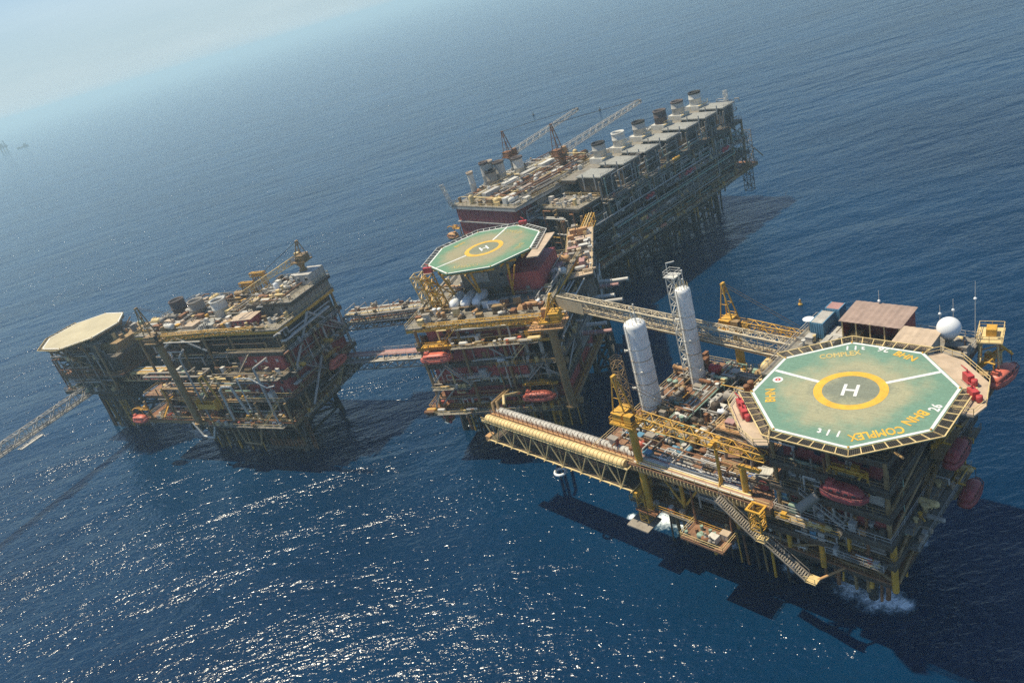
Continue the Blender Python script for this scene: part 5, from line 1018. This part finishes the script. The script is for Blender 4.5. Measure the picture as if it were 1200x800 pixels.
MB().truss((77.5, 0, 16.1), (77.5, 0, 29), 3.2, 3.2, 6, .16, .11, up=(1, 0, 0)).build('stair_tower', 'grey', mn); MB().truss((78.2, 12, 16.1), (78.2, 12, 27), 3, 3, 5, .16, .11, up=(1, 0, 0)).build('stair_tower', 'grey', mn)
MB().truss((74, 4, 41), (74, 4, 46), 1.2, 1.2, 4, .1, .07, up=(1, 0, 0)).build('flag_mast', 'owhite', mn); MB().truss((72, -2.6, 16), (72, -2.6, 7), 3, 2.4, 4, .15, .1, up=(1, 0, 0)).build('boat_ladder_frame', 'dark', mn)
ordn = ['nearest', 'second', 'third', 'fourth', 'fifth', 'sixth', 'farthest']
for i in range(7):
    u = -3.4 + 12.05 * i; t = thing('turbine_enclosure', f'{ordn[i]} pale flat-roofed turbine enclosure in the row on the far platform', 'enclosure', FN, u, 5.2, 34.62)
    b = MB().bx((-3.6, -4.6, 0), (3.6, 5.2, 6.9))
    for k in range(7): b.box((-3.5 + k * 1.16, -4.65, 3.4), (.12, .14, 6.6))
    b.build('wall', 'dark', t)
    q = MB(); n = 18
    for k in range(n): q.bx((-4.0 + 8.0 * k / n + .02, -5.4, 7.1 + (.05 if k % 2 else 0)), (-4.0 + 8.0 * (k + 1) / n - .01, 5.4, 7.3 + (.05 if k % 2 else 0)))
    q.bx((-4.05, -5.45, 6.92), (4.05, 5.45, 7.08)); q.build('roof', 'roofgr', t)
    q = MB(); rn = random.Random(i)
    for k in range(12): x = -3.9 + k * .7; q.tube((x, -5.7, 4.4), (x, -5.7, 7.6 + rn.uniform(.2, 1.1)), .07, n=5)
    q.build('vent_row', 'steel', t)
    for k in range(2): MB().tube((-4.4, -3 + 5 * k, 3), (-4.4, -3 + 5 * k, 8.4), .22).build('vent_pipe', 'lgrey', t)
    MB().box((1.6, -4.75, 1.2), (1.0, .1, 2.2)).build('door', 'grey', t)
for i in range(7):
    pipes(mn, 5, -3.4 + 12.05 * i + 4.2, -3.4 + 12.05 * i + 7.6, -.8, 9, 35, 42.5, 80 + i, .1, .3, mats=['steel', 'lgrey', 'grey', 'dark'], long='z')
for i, u in enumerate((10.5, 21.5, 33.4, 46.4, 57.6, 69.2)):
    big_stack(FN, u, 14.4, 41.02, 2.35, 6.8, f'{ordn[i] if i < 5 else "farthest"} fat round exhaust stack behind the pale roofs of the far platform', ['lgrey', 'owhite', 'lgrey', 'soot', 'lgrey', 'owhite'][i], ['black', 'owhite', 'black', 'soot', 'soot', 'black'][i])
for i, u in enumerate((10.1, 33.0, 56.9)):
    t = thing('liferaft_rack', f'{["nearest", "middle", "farthest"][i]} cluster of red liferaft drums along the shaded side of the far platform', 'liferaft rack', FN, u, -4.2, 27.9)
    MB().bx((-2.3, -.7, 0), (2.3, .7, .2)).build('rack', 'lgrey', t)
    for k in range(4): MB().lathe([(.1, -.55), (.48, -.5), (.48, .5), (.1, .55)], (-1.65 + k * 1.1, 0, .75 + .45 * (k % 2)), 12, 'y').build('liferaft_canister', 'red', t)
    for x in (-2.1, 2.1): MB().bx((x - .08, .5, -.1), (x + .08, .66, 2.0)).build('post', 'grey', t)

# ------------------------------------------------------------------ red-walled process block beside it
mw = thing('offshore_platform', 'red-walled process platform with two brown cranes beside the far row of stacks', 'oil platform', FN, -4, 34, 0)
jacket(mw, (-18, 0, 20), (-11, 12), 22, .9, .05, levels=(1.5, 9))
deck(mw, -26, 26, -17, 18, 23.5, 'rust', railm='olive', step=6); deck(mw, -26.3, 26, -17, 18, 28, 'deckdk', railm='olive', step=6)
wall(mw, -25.5, 25, -13, 16.5, 28.02, 33.6, 'redox', rib=2.4, door=False); wall(mw, -25.4, 25, -12.6, 16.6, 34.0, 39.3, 'redox', rib=2.4, door=False)
wall(mw, -24, 24, -12, 15, 23.52, 27.2, 'dark', door=False)
MB().bx((-26.1, -16, 33.62), (25.4, 17, 33.98)).build('floor_edge', 'lgrey', mw)
deck(mw, -26.6, 26, -16.5, 17.5, 40, 'deckgr', rails='nfse', railm='cream', girder='lgrey', step=5)
for k in range(7): MB().bx((-16 + k * 6, -15.8, 34.4 + .4 * (k % 2)), (-11.4 + k * 6, -13.1, 38.4)).build('louvre_housing', ['grey', 'dark', 'lgrey'][k % 3], mw)
for k in range(6): MB().bx((-14 + k * 6.4, -16, 28.5), (-9.6 + k * 6.4, -13.1, 32.6)).build('louvre_housing', ['dark', 'grey'][k % 2], mw)
pipes(mw, 30, -22, 25, -16.4, -13.2, 24, 39.5, 90, .12, .4, mats=['grey', 'lgrey', 'steel', 'dark', 'olive']); pipes(mw, 40, -25, 25, -15.5, 16.5, 40.3, 43, 91, .1, .3, mats=['cream', 'owhite', 'lgrey', 'steel', 'rust', 'grey'])
fixtures(mw, 85, -25.5, 25, -15.8, 16.8, 40, 92, mats=['cream', 'owhite', 'lgrey', 'grey', 'dark', 'rust', 'tan', 'olive'], hmax=2.8, smax=2.4)
risers(mw, 10, -18, 18, -12, -4, 23, 93)
for k in range(5): MB().bx((-25 + k * 8.2, -11.0, 40.05), (-19.6 + k * 8.2, -9.2, 42.6 + .3 * (k % 2))).build('cooler_box', ['owhite', 'lgrey', 'grey'][k % 3], mw)
for k in range(4): MB().bx((-22 + k * 9.5, 2.2, 40.05), (-15 + k * 9.5, 4.4, 43.0)).build('cooler_box', ['lgrey', 'owhite'][k % 2], mw)
MB().bx((-20, 8, 40.05), (20, 9.4, 42.2)).build('duct', 'roofgr', mw); MB().rail([(-20, 7.7, 42.2), (20, 7.7, 42.2)]).build('railing', 'cream', mw)
MB().truss((-26.4, 17.2, 40), (-27.4, 18.4, 48), 1.1, 1.1, 6, .11, .08, up=(1, 0, 0)).build('flare_mast', 'owhite', mw)
MKW = [(-28, 24, 'at the near red corner of the process roof'), (-10, 24, 'along the right edge of the process roof'), (-26, 45, 'beside the thin chimney on the process roof'), (4, 28, 'below the nearer brown crane'), (8, 44, 'behind the chimneys of the process roof'), (-12, 36, 'in the middle of the process roof')]
scatter(FN, 40, -29, 20, 18.8, 50, 40.0, 94, ['heat_exchanger', 'horizontal_tank', 'generator', 'control_cabinet', 'vertical_tank', 'pump_skid', 'valve_manifold', 'filter_pot'], ['owhite', 'cream', 'lgrey', 'grey', 'rust', 'dark', 'olive', 'cladsil'], '', MKW, 3.0, [(-26, 16, 41.5, 44), (-2, 8, 26, 33), (-2, 8, 44, 51)])
for i, (u, v, rr, h, mt_, cap, lab) in enumerate(((-20.0, 49.6, 1.1, 8.6, 'owhite', 'tan', 'thin pale chimney with a mushroom cap at the corner of the process roof'), (-13.6, 48.6, 1.5, 10.0, 'lgrey', 'soot', 'tall grey chimney with a cap next to the thin one'), (-14.0, 45.4, 1.9, 7.0, 'grey', 'black', 'short fat dark-rimmed chimney in front of the tall one'), (-8.4, 46.6, 1.9, 8.4, 'lgrey', 'soot', 'fat grey chimney in the middle of the chimney row'), (-1.8, 43.6, 1.9, 7.6, 'owhite', 'soot', 'pale fat chimney at the right end of the chimney row'), (-10.0, 50.0, 1.4, 9.2, 'owhite', 'tan', 'pale capped chimney at the back of the chimney row'))):
    t = big_stack(FN, u, v, 40.02, rr, h, lab, mt_, cap, None, False, flare=1.16)
crane(FN, 2.0, 50.4, 40.02, 47.0, 0, 39, 6, 'rusty brown crane at the back of the process roof with a long raised lattice boom', main='rust', pedm='grey', boomm='lgrey', ped_r=1.2, mast_h=9.5, bw=1.9, cabm='rust')
crane(FN, 5.0, 27.6, 40.02, 46.0, -1, 46, 4.5, 'nearer brown crane on the process roof with its boom reaching along the stacks', main='rust', pedm='rust', boomm='lgrey', ped_r=1.3, mast_h=11.0, bw=2.1, cabm='deckor')
lifeboat(FN, -33.0, 52.5, 28.0, PI / 2, 'small weathered lifeboat at the far left corner of the red-walled block', 6.0, mtl='deckor', dlabel='yellow davit at the far left corner of the red-walled block', out=-1)
ledge(mn, -20, 60, -2.6, 15.7, 2.2, 221, 'cream', 34); ledge(mn, -12, 40, -2.3, 21.7, 1.8, 222, 'lgrey', 20); ledge(mn, 20, 73, -2.4, 27.9, 1.9, 223, 'lgrey', 22); ledge(mn, -8, 30, -1.6, 34.3, 1.6, 224, 'grey', 14)

# ------------------------------------------------------------------ platform at the left
mlp = thing('offshore_platform', 'dark cluttered platform at the left with three sooty stacks on its roof', 'oil platform', FL, 0, 0, 0)
jacket(mlp, (-42, -27, -12), (8, 28), 13.4, .85, .06)
deck(mlp, -63, 0, 0, 34, 15, 'rust', railm='cream', girder='olive', gh=1.1, step=6)
deck(mlp, -63, 0.4, 3.4, 34, 21.5, 'deckred', railm='cream', step=6)
deck(mlp, -23, 0.2, 3.6, 34, 28, 'deckdk', railm='cream', step=6); deck(mlp, -60, -23.1, 12.6, 34, 28, 'deckdk', railm='cream', step=6)
deck(mlp, -21, 0.3, 6.4, 34, 34, 'deckdk', railm='cream', step=6); deck(mlp, -60, -21.1, 12.0, 34, 34, 'deckdk', railm='olive', step=6)
deck(mlp, -60, 0, 8.0, 34, 40, 'deckgr', railm='cream', girder='yellow', step=6)
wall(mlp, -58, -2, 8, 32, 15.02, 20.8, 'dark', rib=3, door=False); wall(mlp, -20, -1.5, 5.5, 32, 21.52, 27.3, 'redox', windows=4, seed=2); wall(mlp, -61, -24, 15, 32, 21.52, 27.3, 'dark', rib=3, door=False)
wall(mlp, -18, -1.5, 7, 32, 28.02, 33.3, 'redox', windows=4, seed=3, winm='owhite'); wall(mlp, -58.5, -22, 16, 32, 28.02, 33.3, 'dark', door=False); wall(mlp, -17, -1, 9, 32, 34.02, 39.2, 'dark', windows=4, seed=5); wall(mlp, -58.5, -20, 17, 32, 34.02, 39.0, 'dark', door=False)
wall(mlp, -16, -.5, 17, 33.5, 40.02, 43.6, 'grey', windows=3, seed=6); deck(mlp, -17, 0.4, 16, 34.2, 44.2, 'deckgr', railm='cream', th=.3); fixtures(mlp, 26, -16, -.5, 17, 33, 44.2, 101, mats=['owhite', 'cream', 'lgrey', 'grey', 'tan'], hmax=1.8)
fixtures(mlp, 34, -16.5, -1, 8.6, 15.6, 40, 141, mats=['owhite', 'cream', 'lgrey', 'rust', 'olive', 'grey', 'dark'], hmax=1.8); fixtures(mlp, 40, -16.5, -6.5, 16.6, 33.4, 44.2, 142, mats=['owhite', 'cream', 'lgrey', 'rust', 'olive', 'dark', 'yellow'], hmax=2.2); pipes(mlp, 18, -16.5, -1, 9, 33, 44.4, 45.6, 143, .08, .22)
wall(mlp, -6, -.4, 27, 33.6, 44.22, 47.4, 'lgrey', windows=2, seed=8, door=False)
deck(mlp, -44, -8, 9, 29, 8.6, 'dark', rails='', step=6); risers(mlp, 30, -50, -4, 9, -4, 14, 155, mats=('dark', 'life', 'rust')); pipes(mlp, 20, -50, -2, 4, 9, 6, 14, 156, .14, .4, mats=['rust', 'dark', 'life'])
columns(mlp, [(u, v) for u in (-59.4, -50, -42, -31, -20) for v in (8.6, 31)] + [(-.6, v) for v in (8.6, 20, 33)], 15.02, 39.6, .42, 'olive')
columns(mlp, [(u, .5) for u in (-60, -48, -36, -24, -12, -.6)], 13.0, 21.2, .38, 'olive')
for a, b_ in (((.7, 9, 15.3), (.7, 20, 27)), ((.7, 31, 15.3), (.7, 20, 27)), ((.7, 9, 28.3), (.7, 20, 39)), ((.7, 32, 28.3), (.7, 20, 39)), ((-52, 8.2, 34.2), (-42, 8.2, 39)), ((-31, 8.2, 34.2), (-42, 8.2, 39))): MB().tube(a, b_, .42, n=8).build('diagonal_brace', 'lgrey', mlp)
for a, b_, c in (((-2, -.6, 21.5), (-10, -.6, 15.1), 'cream'), ((-26, 1.4, 28), (-34, 1.4, 21.6), 'lgrey'), ((1.2, 10, 28), (1.2, 18, 21.6), 'lgrey'), ((1.2, 22, 34), (1.2, 30, 28.1), 'lgrey'), ((-48, .8, 21.5), (-55, .8, 15.1), 'yellow'), ((-12, 5.4, 34), (-19, 5.4, 28.1), 'grey'), ((1.4, 27, 21.5), (1.4, 19.5, 15.1), 'cream')): MB().stairs(a, b_, 1.1).build('staircase', c, mlp)
scatter(FL, 16, -57, -25, 4.5, 13.5, 21.5, 131, ['heat_exchanger', 'generator', 'control_cabinet', 'pump_skid', 'horizontal_tank', 'crate', 'vertical_tank'], ['owhite', 'cream', 'lgrey', 'tan', 'rust', 'yellow'], 'on the open mid deck of the left platform', (), 3.6, [(-39, -33, 3, 6)])
scatter(FL, 12, -61, -3, .9, 2.7, 15.0, 132, ['crate', 'oil_drum', 'pump_skid', 'control_cabinet', 'open_basket'], ['owhite', 'cream', 'tan', 'rust', 'yellow'], 'along the low front edge of the left platform', (), 3.0, [(-39, -33, -2, 4)])
pipes(mlp, 36, -56, -1, .4, 7.5, 15.4, 30, 102, .1, .36); pipes(mlp, 30, -54, -1, 7.5, 11, 28.4, 40, 103, .1, .32); pipes(mlp, 24, -1, 1.6, 6, 33, 15.4, 39, 104, .12, .42, mats=['grey', 'lgrey', 'steel', 'cladsil', 'olive', 'rust']); pipes(mlp, 22, -53, -18, 9, 33, 40.2, 42, 105, .1, .25)
for pts, c, rr in (([(-28, -.8, 24), (-28, -.8, 30), (-26, -.8, 31), (-24, -.8, 24), (-24, -.8, 20)], 'yellow', .3), ([(-22, -.5, 16), (-22, -.5, 26), (-20.5, -.5, 27.2), (-17, -.5, 27.2), (-15, -.5, 18)], 'cladsil', .42), ([(-13, -.6, 20), (-13, -.6, 30), (-8, -.6, 30), (-3, -.6, 27), (0, -.6, 27.6)], 'owhite', .2), ([(-40, -1, 15), (-37, -1.6, 10.5), (-33, -1.6, 10), (-31, -1, 14)], 'owhite', .3), ([(-22, -1, 14), (-20, -1.8, 9), (-14, -1.8, 8.6), (-12, -1, 14)], 'olive', .3), ([(-32, -.4, 15.5), (-32, -.4, 37), (-30, .6, 39)], 'steel', .3), ([(-5, -.4, 15.4), (-5, -.4, 33), (-5, 5, 33)], 'lgrey', .32)): MB().path(pts, rr, 9).build('pipe', c, mlp)
fixtures(mlp, 40, -61, -2, .6, 7, 15, 106, mats=['owhite', 'cream', 'rust', 'grey', 'yellow', 'orange', 'lgrey']); fixtures(mlp, 30, -56, -2, 2.4, 6.5, 21.5, 107); fixtures(mlp, 28, -54, -2, 4.4, 7, 28, 108); fixtures(mlp, 70, -59, -18, 9, 33, 40, 109, mats=['owhite', 'cream', 'lgrey', 'tan', 'olive', 'yellow', 'rust'], hmax=2.2)
risers(mlp, 16, -46, -6, 7, -4, 13.4, 110); risers(mlp, 10, -40, -8, 2, 4, 14, 111, mats=('rust', 'olive', 'dark'))
for k in range(10): MB().bx((-13 + k * 1.3, .6, 6.6), (-12.6 + k * 1.3, 1.0, 8.8)).build('fender_post', 'rust', mlp)
MB().bx((-14, .4, 5.8), (1, 1.4, 6.6)).build('fender_beam', 'dark', mlp); MB().tube((-8, 1, 6.8), (-8, 3, 13.8), .3).build('fender_leg', 'dark', mlp); diag(mlp, [((0, 1, 6.4), (-1.5, 5, 13.8)), ((-13, 1, 6.4), (-12, 5, 13.8))], .3, 'dark')
for k in range(4): MB().bx((-50 + 8.2 * k, 11, 40.05), (-44.5 + 8.2 * k, 15.5, 41.0)).build('hatch_cover', ['lgrey', 'tan', 'roofgr', 'tan'][k], mlp)
for i, (u, v, c) in enumerate(((-53.0, 22.0, 'soot'), (-42.6, 20.4, 'grey'), (-32.0, 19.6, 'owhite'))):
    big_stack(FL, u, v, 40.02, 2.35, 5.2, ['sooty brown open stack at the left end of the roof row', 'grey open stack between the sooty and the pale one', 'pale open stack at the right end of the roof row'][i], c, ['soot', 'grey', 'owhite'][i], 'three open stacks on the left platform', False, flare=1.04)
crane(FL, -36.2, -1.4, 15.02, 43.0, 1, 36, 1.5, 'grey pedestal crane on the left platform with a yellow boom lying along the roof edge', main='olive', pedm='olive', boomm='yellow', ped_r=1.0, mast_h=10.5, bw=1.6)
crane(FL, -5.0, 30.6, 47.42, 50.4, 184, 25, -19, 'brown pedestal crane on the highest corner of the left platform with its boom sloping down', main='olive', pedm='olive', boomm='cream', ped_r=.8, mast_h=6.0, bw=1.7, cabm='cream')
shed(FL, -14.5, 12.4, 40.02, 7.0, 4.6, 2.4, .1, 'low hut with a pale beige roof near the front roof corner of the left platform', 'redox', 'tan', .3)
for u, v, h, lab in ((-24, 31, 7.5, 'taller yellow-brown lattice gantry at the back of the left roof'), (-29, 30, 5, 'shorter yellow-brown lattice gantry beside the taller one on the left roof')):
    t = thing('lattice_gantry', lab, 'gantry', FL, u, v, 40.02)
    for s_ in (-2.2, 2.2): MB().truss((s_, 0, 0), (s_ * .7, 0, h), 1.2, 1.2, 5, .13, .09, up=(1, 0, 0)).build('leg_lattice', 'yellow' if s_ > 0 else 'olive', t)
    MB().truss((-3, 0, h), (3, 0, h), 1.1, 1.1, 5, .13, .09).build('cross_lattice', 'yellow', t)
t = thing('satellite_dish', 'white tilted satellite dish on the roof of the left platform', 'dish', FL, -17.5, 22.5, 40.02, 2.4)
MB().tube((0, 0, 0), (0, 0, 2.2), .25).build('mast', 'grey', t); q = MB().lathe([(.05, 0), (1.1, .2), (1.9, .7), (1.95, .66), (1.1, .12), (.05, -.1)], (0, 0, 0), 22); d = q.build('reflector', 'white', t, (0, 0, 3.2)); d.rotation_euler = (R(50), 0, 0)
t = thing('storage_sphere', 'small white upright tank beside the white dish on the left roof', 'tank', FL, -11.0, 24.0, 44.22); MB().lathe([(.7, 0), (.7, 2.2), (.5, 2.7), (.05, 2.9)], n=14).build('shell', 'white', t); MB().lathe([(.8, 0), (.8, .15)], n=12).build('base_ring', 'grey', t); t.name = 'storage_tank'
MKL = [(-50, 14, 'by the sooty stack end of the left roof'), (-42, 14, 'before the grey stack on the left roof'), (-31, 14, 'before the pale stack on the left roof'), (-22, 24, 'behind the beige hut on the left roof'), (-46, 30, 'at the back edge of the left roof'), (-28, 30, 'below the sloping crane boom on the left roof')]
scatter(FL, 40, -58, -18, 9.5, 32.5, 40.0, 112, ['heat_exchanger', 'generator', 'control_cabinet', 'pump_skid', 'horizontal_tank', 'valve_manifold', 'tarpaulin_stack', 'crate'], ['owhite', 'cream', 'lgrey', 'tan', 'rust', 'olive', 'grey'], '', MKL, 3.0, [(-56, -50, 18.5, 25.5), (-46, -39.5, 17, 24), (-35, -29, 16.2, 23)])
lifeboat(FL, 3.4, 21.2, 20.8, PI / 2, 'weathered orange lifeboat on the right side of the left platform', 8.0, dlabel='yellow davit over the lifeboat on the right side of the left platform', out=1)
lifeboat(FL, -61.5, -2.2, 15.2, 0, 'faded orange lifeboat at the low left corner of the left platform', 6.4, dlabel='yellow davit over the faded lifeboat at the low left corner')
t = thing('work_basket', 'bright yellow trough-shaped work basket hung on the front of the left platform', 'work basket', FL, -28.4, -1.3, 20.6)
q = MB().bx((-3.6, -.9, 0), (3.6, .9, .2)).bx((-3.6, -.95, .2), (3.6, -.8, 1.7)).bx((-3.6, .8, .2), (3.6, .95, 1.7)); q.build('trough', 'yellow', t)
for x in (-3.8, 3.8): MB().bx((x - .18, -1.1, -.3), (x + .18, 1.1, 2.9)).build('end_plate', 'yellow', t)

# small platform with the beige helideck
mwp = thing('offshore_platform', 'small dark wellhead platform under the beige helideck at the far left', 'oil platform', FL, -95, 15, 0)
jacket(mwp, (-14, 2), (2, 14), 19, .7, .05)
deck(mwp, -16, 14, -8, 15, 20.5, 'deckdk', railm='olive'); deck(mwp, -14, 19, -7, 14, 26.5, 'rust', railm='olive'); deck(mwp, -13, 19, -6, 13, 32.5, 'deckdk', railm='grey')
wall(mwp, -12, 10, -5, 12, 20.52, 25.6, 'dark', windows=2, seed=3); wall(mwp, -11, 18, -4.4, 12, 26.52, 31.6, 'dark', windows=3, seed=4); wall(mwp, -9, 9, -5, 11, 32.52, 37.0, 'grey', windows=3, seed=5); wall(mwp, 9.4, 18, -3, 12, 32.53, 35.8, 'olive', door=False)
columns(mwp, [(u, v) for u in (-13, 0, 12.6) for v in (-6.8, 12.6)], 20.52, 37.5, .35, 'olive'); pipes(mwp, 34, -14, 13, -7.6, -4, 20.8, 38, 121, .1, .3, mats=['lgrey', 'grey', 'olive', 'rust', 'steel']); fixtures(mwp, 40, -15, 13.5, -7.6, -5, 20.5, 122); fixtures(mwp, 24, -12, 12, -7.6, -5, 32.5, 123); fixtures(mwp, 18, 9.6, 17.8, -3, 12, 35.8, 124, hmax=2.4)
deck(mwp, -13, 6, 0, 14, 13, 'dark', rails='n'); risers(mwp, 18, -15, 6, 1, -4, 19.4, 157)
risers(mwp, 8, -14, 3, 2, -4, 19.4, 125); diag(mwp, [((-13, -6.8, 20.7), (0, -6.8, 26)), ((12.6, -6.8, 20.7), (0, -6.8, 26)), ((-13, -6.8, 26.7), (0, -6.8, 32)), ((12.6, -6.8, 26.7), (0, -6.8, 32))], .22, 'olive')
BD = mat('beige_helideck', (0.50, 0.43, 0.27), .85, rust=.22, rustc=(0.36, 0.27, 0.15), vary=.2, scale=.12)
helideck(FL, -94.8, 14.7, 40.0, 13.6, 'worn beige helideck without markings at the far left', BD, [], 0, 0, [3, 4, 5, 6], off=20, h=False, zsup=33, netw=1.3, netcol='cream')
t = thing('pipe_bridge', 'short pale yellow pipe bridge from the left platform to the small wellhead platform', 'pipe bridge', FL, -81.4, 12.6, 22.6)
MB().truss((0, 0, 1.2), (21.4, 0, 1.2), 4.0, 2.6, 8, .18, .11).build('truss', 'cream', t); MB().bx((0, -1.9, -.05), (21.4, 1.9, .05)).build('walkway', 'maroon', t)
for k in range(6): MB().tube((0, -1.7 + k * .68, 2.75), (21.4, -1.7 + k * .68, 2.75), .2, n=7).build('pipe', ['cream', 'yellow', 'owhite'][k % 3], t)
t = thing('flare_bridge', 'long slim grey truss bridge running out to the left edge of the photo', 'bridge', FL, -97.5, 8.5, 19.2, R(-88))
MB().truss((0, 0, 1.7), (64, 0, 1.7), 2.5, 3.2, 20, .22, .13).build('truss', 'lgrey', t); MB().bx((0, -1.0, .0), (64, 1.0, .12)).build('walkway', 'grey', t)
for y, c in ((-.9, 'steel'), (.1, 'grey'), (.8, 'cladsil')): MB().tube((0, y, .42), (64, y, .42), .22, n=7).build('pipe', c, t)
MB().rail([(0, -1.1, .12), (64, -1.1, .12)], 1.0, 2.4).build('railing', 'owhite', t); MB().box((27.5, 3.2, -.6), (8, 2.4, .3)).rail([(23.6, 4.3, -.4), (31.4, 4.3, -.4)]).build('landing', 'lgrey', t)

# bridges between the left and the middle platform
def link(A, B, z, name, label, cat): d = B - A; L_ = math.hypot(d.x, d.y); f_ = Frame((A.x, A.y), math.degrees(math.atan2(d.y, d.x))); return thing(name, label, cat, f_, 0, 0, z), L_
t, L_ = link(FL.at(-.2, 27.4), FS.at(-12.4, -2.6), 17.4, 'pipe_bridge', 'lower bridge between left and middle platforms with a pinkish covered walkway', 'bridge')
MB().bx((0, -.2, 2.2), (L_, 2.8, 2.35)).build('walkway', 'pink', t); MB().rail([(0, 2.7, 2.35), (L_, 2.7, 2.35)]).rail([(0, -.1, 2.35), (L_, -.1, 2.35)], .5, 3).build('railing', 'owhite', t)
for k in range(6): MB().tube((0, -3.4 + k * .6, 1.9 - .12 * k), (L_, -3.4 + k * .6, 1.9 - .12 * k), .24, n=8).build('pipe', ['grey', 'lgrey', 'steel', 'olive', 'grey', 'cladsil'][k], t)
MB().truss((0, -.3, .9), (L_, -.3, .9), 6.4, 2.4, 10, .2, .12).build('truss', 'grey', t)
t, L_ = link(FL.at(-.2, 36.0), FS.at(-14, 5.5), 27.0, 'pipe_bridge', 'upper bridge between left and middle platforms crowded with bright pipes', 'bridge')
MB().truss((0, 0, .8), (L_, 0, 2.0), 5.4, 4.4, 12, .22, .14).build('truss', 'grey', t)
for k in range(6): MB().tube((0, -2.6 + k * .9, .5 + .2 * (k % 2)), (L_, -2.6 + k * .9, 1.7 + .2 * (k % 2)), .22, n=7).build('pipe', ['cladsil', 'grey', 'cream', 'rust', 'lgrey', 'olive'][k], t); MB().bx((0, -2, -.1), (L_, 2, 0)).build('walkway', 'rust', t)
for k in range(8): MB().tube((0, -2.1 + k * .6, 3.1 + .1 * (k % 3)), (L_, -2.1 + k * .6, 4.3 + .1 * (k % 3)), .15 + .06 * (k % 2), n=7).build('pipe', ['lgrey', 'cream', 'owhite', 'steel', 'ivory', 'rust', 'lgrey', 'owhite'][k], t)
q = MB(); rn = random.Random(9)
for k in range(26): x = rn.uniform(1, L_ - 1); MB().box((x, rn.uniform(-2.4, 2.4), rn.uniform(2.6, 4.6)), (rn.uniform(.5, 1.6), rn.uniform(.4, 1), rn.uniform(.5, 1.8))).build('valve_box', rn.choice(['olive', 'grey', 'owhite', 'rust', 'dark', 'lgrey']), t)
for k in range(10): x = 1 + k * (L_ - 2) / 9; MB().path([(x, -2.3, .6), (x, -2.3, 4.9), (x + .8, 2.3, 5.2), (x + .8, 2.3, 2)], .13, 6).build('loop_pipe', ['lgrey', 'steel', 'ivory'][k % 3], t)
t = None
st = thing('pipe_loop_frame', 'round-ended grey pipe loop frame by the yellow lattice of the middle platform', 'pipe frame', FS, -18.5, -4.6, 27.5)
MB().truss((0, 0, 0), (0, 0, 8), 3, 3, 5, .14, .1, up=(1, 0, 0)).build('frame', 'lgrey', st)
for k in range(5): MB().path([(-1.2 + .6 * k, -1.7, 1), (-1.2 + .6 * k, -2.3, 4), (-1.2 + .6 * k, -1.7, 7), (-1.2 + .6 * k, 1.5, 7.4)], .18, 7).build('pipe', ['owhite', 'steel', 'lgrey', 'cream', 'grey'][k], st)

# ------------------------------------------------------------------ far things on the water
far = Frame((-1675, 3215), 20)
t = thing('offshore_platform', 'tiny hazy platform far away at the left edge of the sea', 'oil platform', far, 0, 0, 0); t.scale = (2.5, 2.5, 2.5)
for x in (-4, 0, 4):
    for y in (-3, 3): MB().tube((x, y, -4), (x, y, 6), .5).build('leg', 'dark', t)
MB().bx((-7, -5, 6), (7, 5, 8)).build('deck', 'dark', t); MB().bx((-6, -4, 8), (1, 4, 13)).build('module', 'dark', t); MB().bx((3, -3, 8), (6, 3, 10)).build('module', 'dark', t); MB().truss((4, 0, 10), (4, 0, 16), 1.5, 1.5, 4, .25, .2, up=(1, 0, 0)).build('mast', 'dark', t)
t = thing('supply_vessel', 'tiny hazy supply vessel on the sea right of the far platform', 'ship', Frame((-1549, 3104), -8), 0, 0, 0); t.scale = (1.1, 1.1, 1.1)
b = MB().prism([(-20, -4.5), (14, -4.5), (22, 0), (14, 4.5), (-20, 4.5)], -1, 4.5); b.build('hull', 'dark', t); MB().bx((6, -4, 4.5), (14, 4, 11)).build('wheelhouse', 'grey', t); MB().tube((8, 0, 11), (8, 0, 16), .4).build('mast', 'grey', t)
for (x, y, lab, c, s_) in ((69.2, 627.5, 'small dark mooring buoy on the open sea left of the far crane booms', 'dark', .8), (111.1, 567.7, 'small dark mooring buoy on the open sea above the far crane booms', 'dark', .8), (84.3, 195.9, 'yellow mooring buoy afloat behind the near platform', 'yellow', .62)):
    t = thing('mooring_buoy', lab, 'buoy', Frame((x, y), 0), 0, 0, 0)
    MB().lathe([(.2 * s_, -.6 * s_), (1.0 * s_, -.4 * s_), (1.1 * s_, .4 * s_), (.9 * s_, .8 * s_), (.3 * s_, .95 * s_)], n=16).build('float', c, t); q = MB().truss((0, 0, .9 * s_), (0, 0, 2.6 * s_), .7 * s_, .7 * s_, 3, .08 * s_, .06 * s_, up=(1, 0, 0)); q.build('marker_frame', c, t); MB().ball((0, 0, 2.9 * s_), .3 * s_, 8, 6).build('lamp', 'owhite', t)
ledge(mlp, -34, -2, -.1, 14.7, 2.2, 231, 'cream', 24); ledge(mlp, -20, -1, 3.3, 21.2, 2.0, 232, 'cream', 12); ledge(mlp, -18, -1, 3.5, 27.7, 1.8, 233, 'cream', 10); ledge(mlp, 4, 32, .45, 14.7, 1.8, 234, 'cream', 16, 'e'); ledge(mlp, 6, 33, .5, 27.7, 1.8, 235, 'cream', 14, 'e'); ledge(mlp, 8, 30, .6, 33.7, 1.6, 236, 'owhite', 10, 'e')
finish_groups()
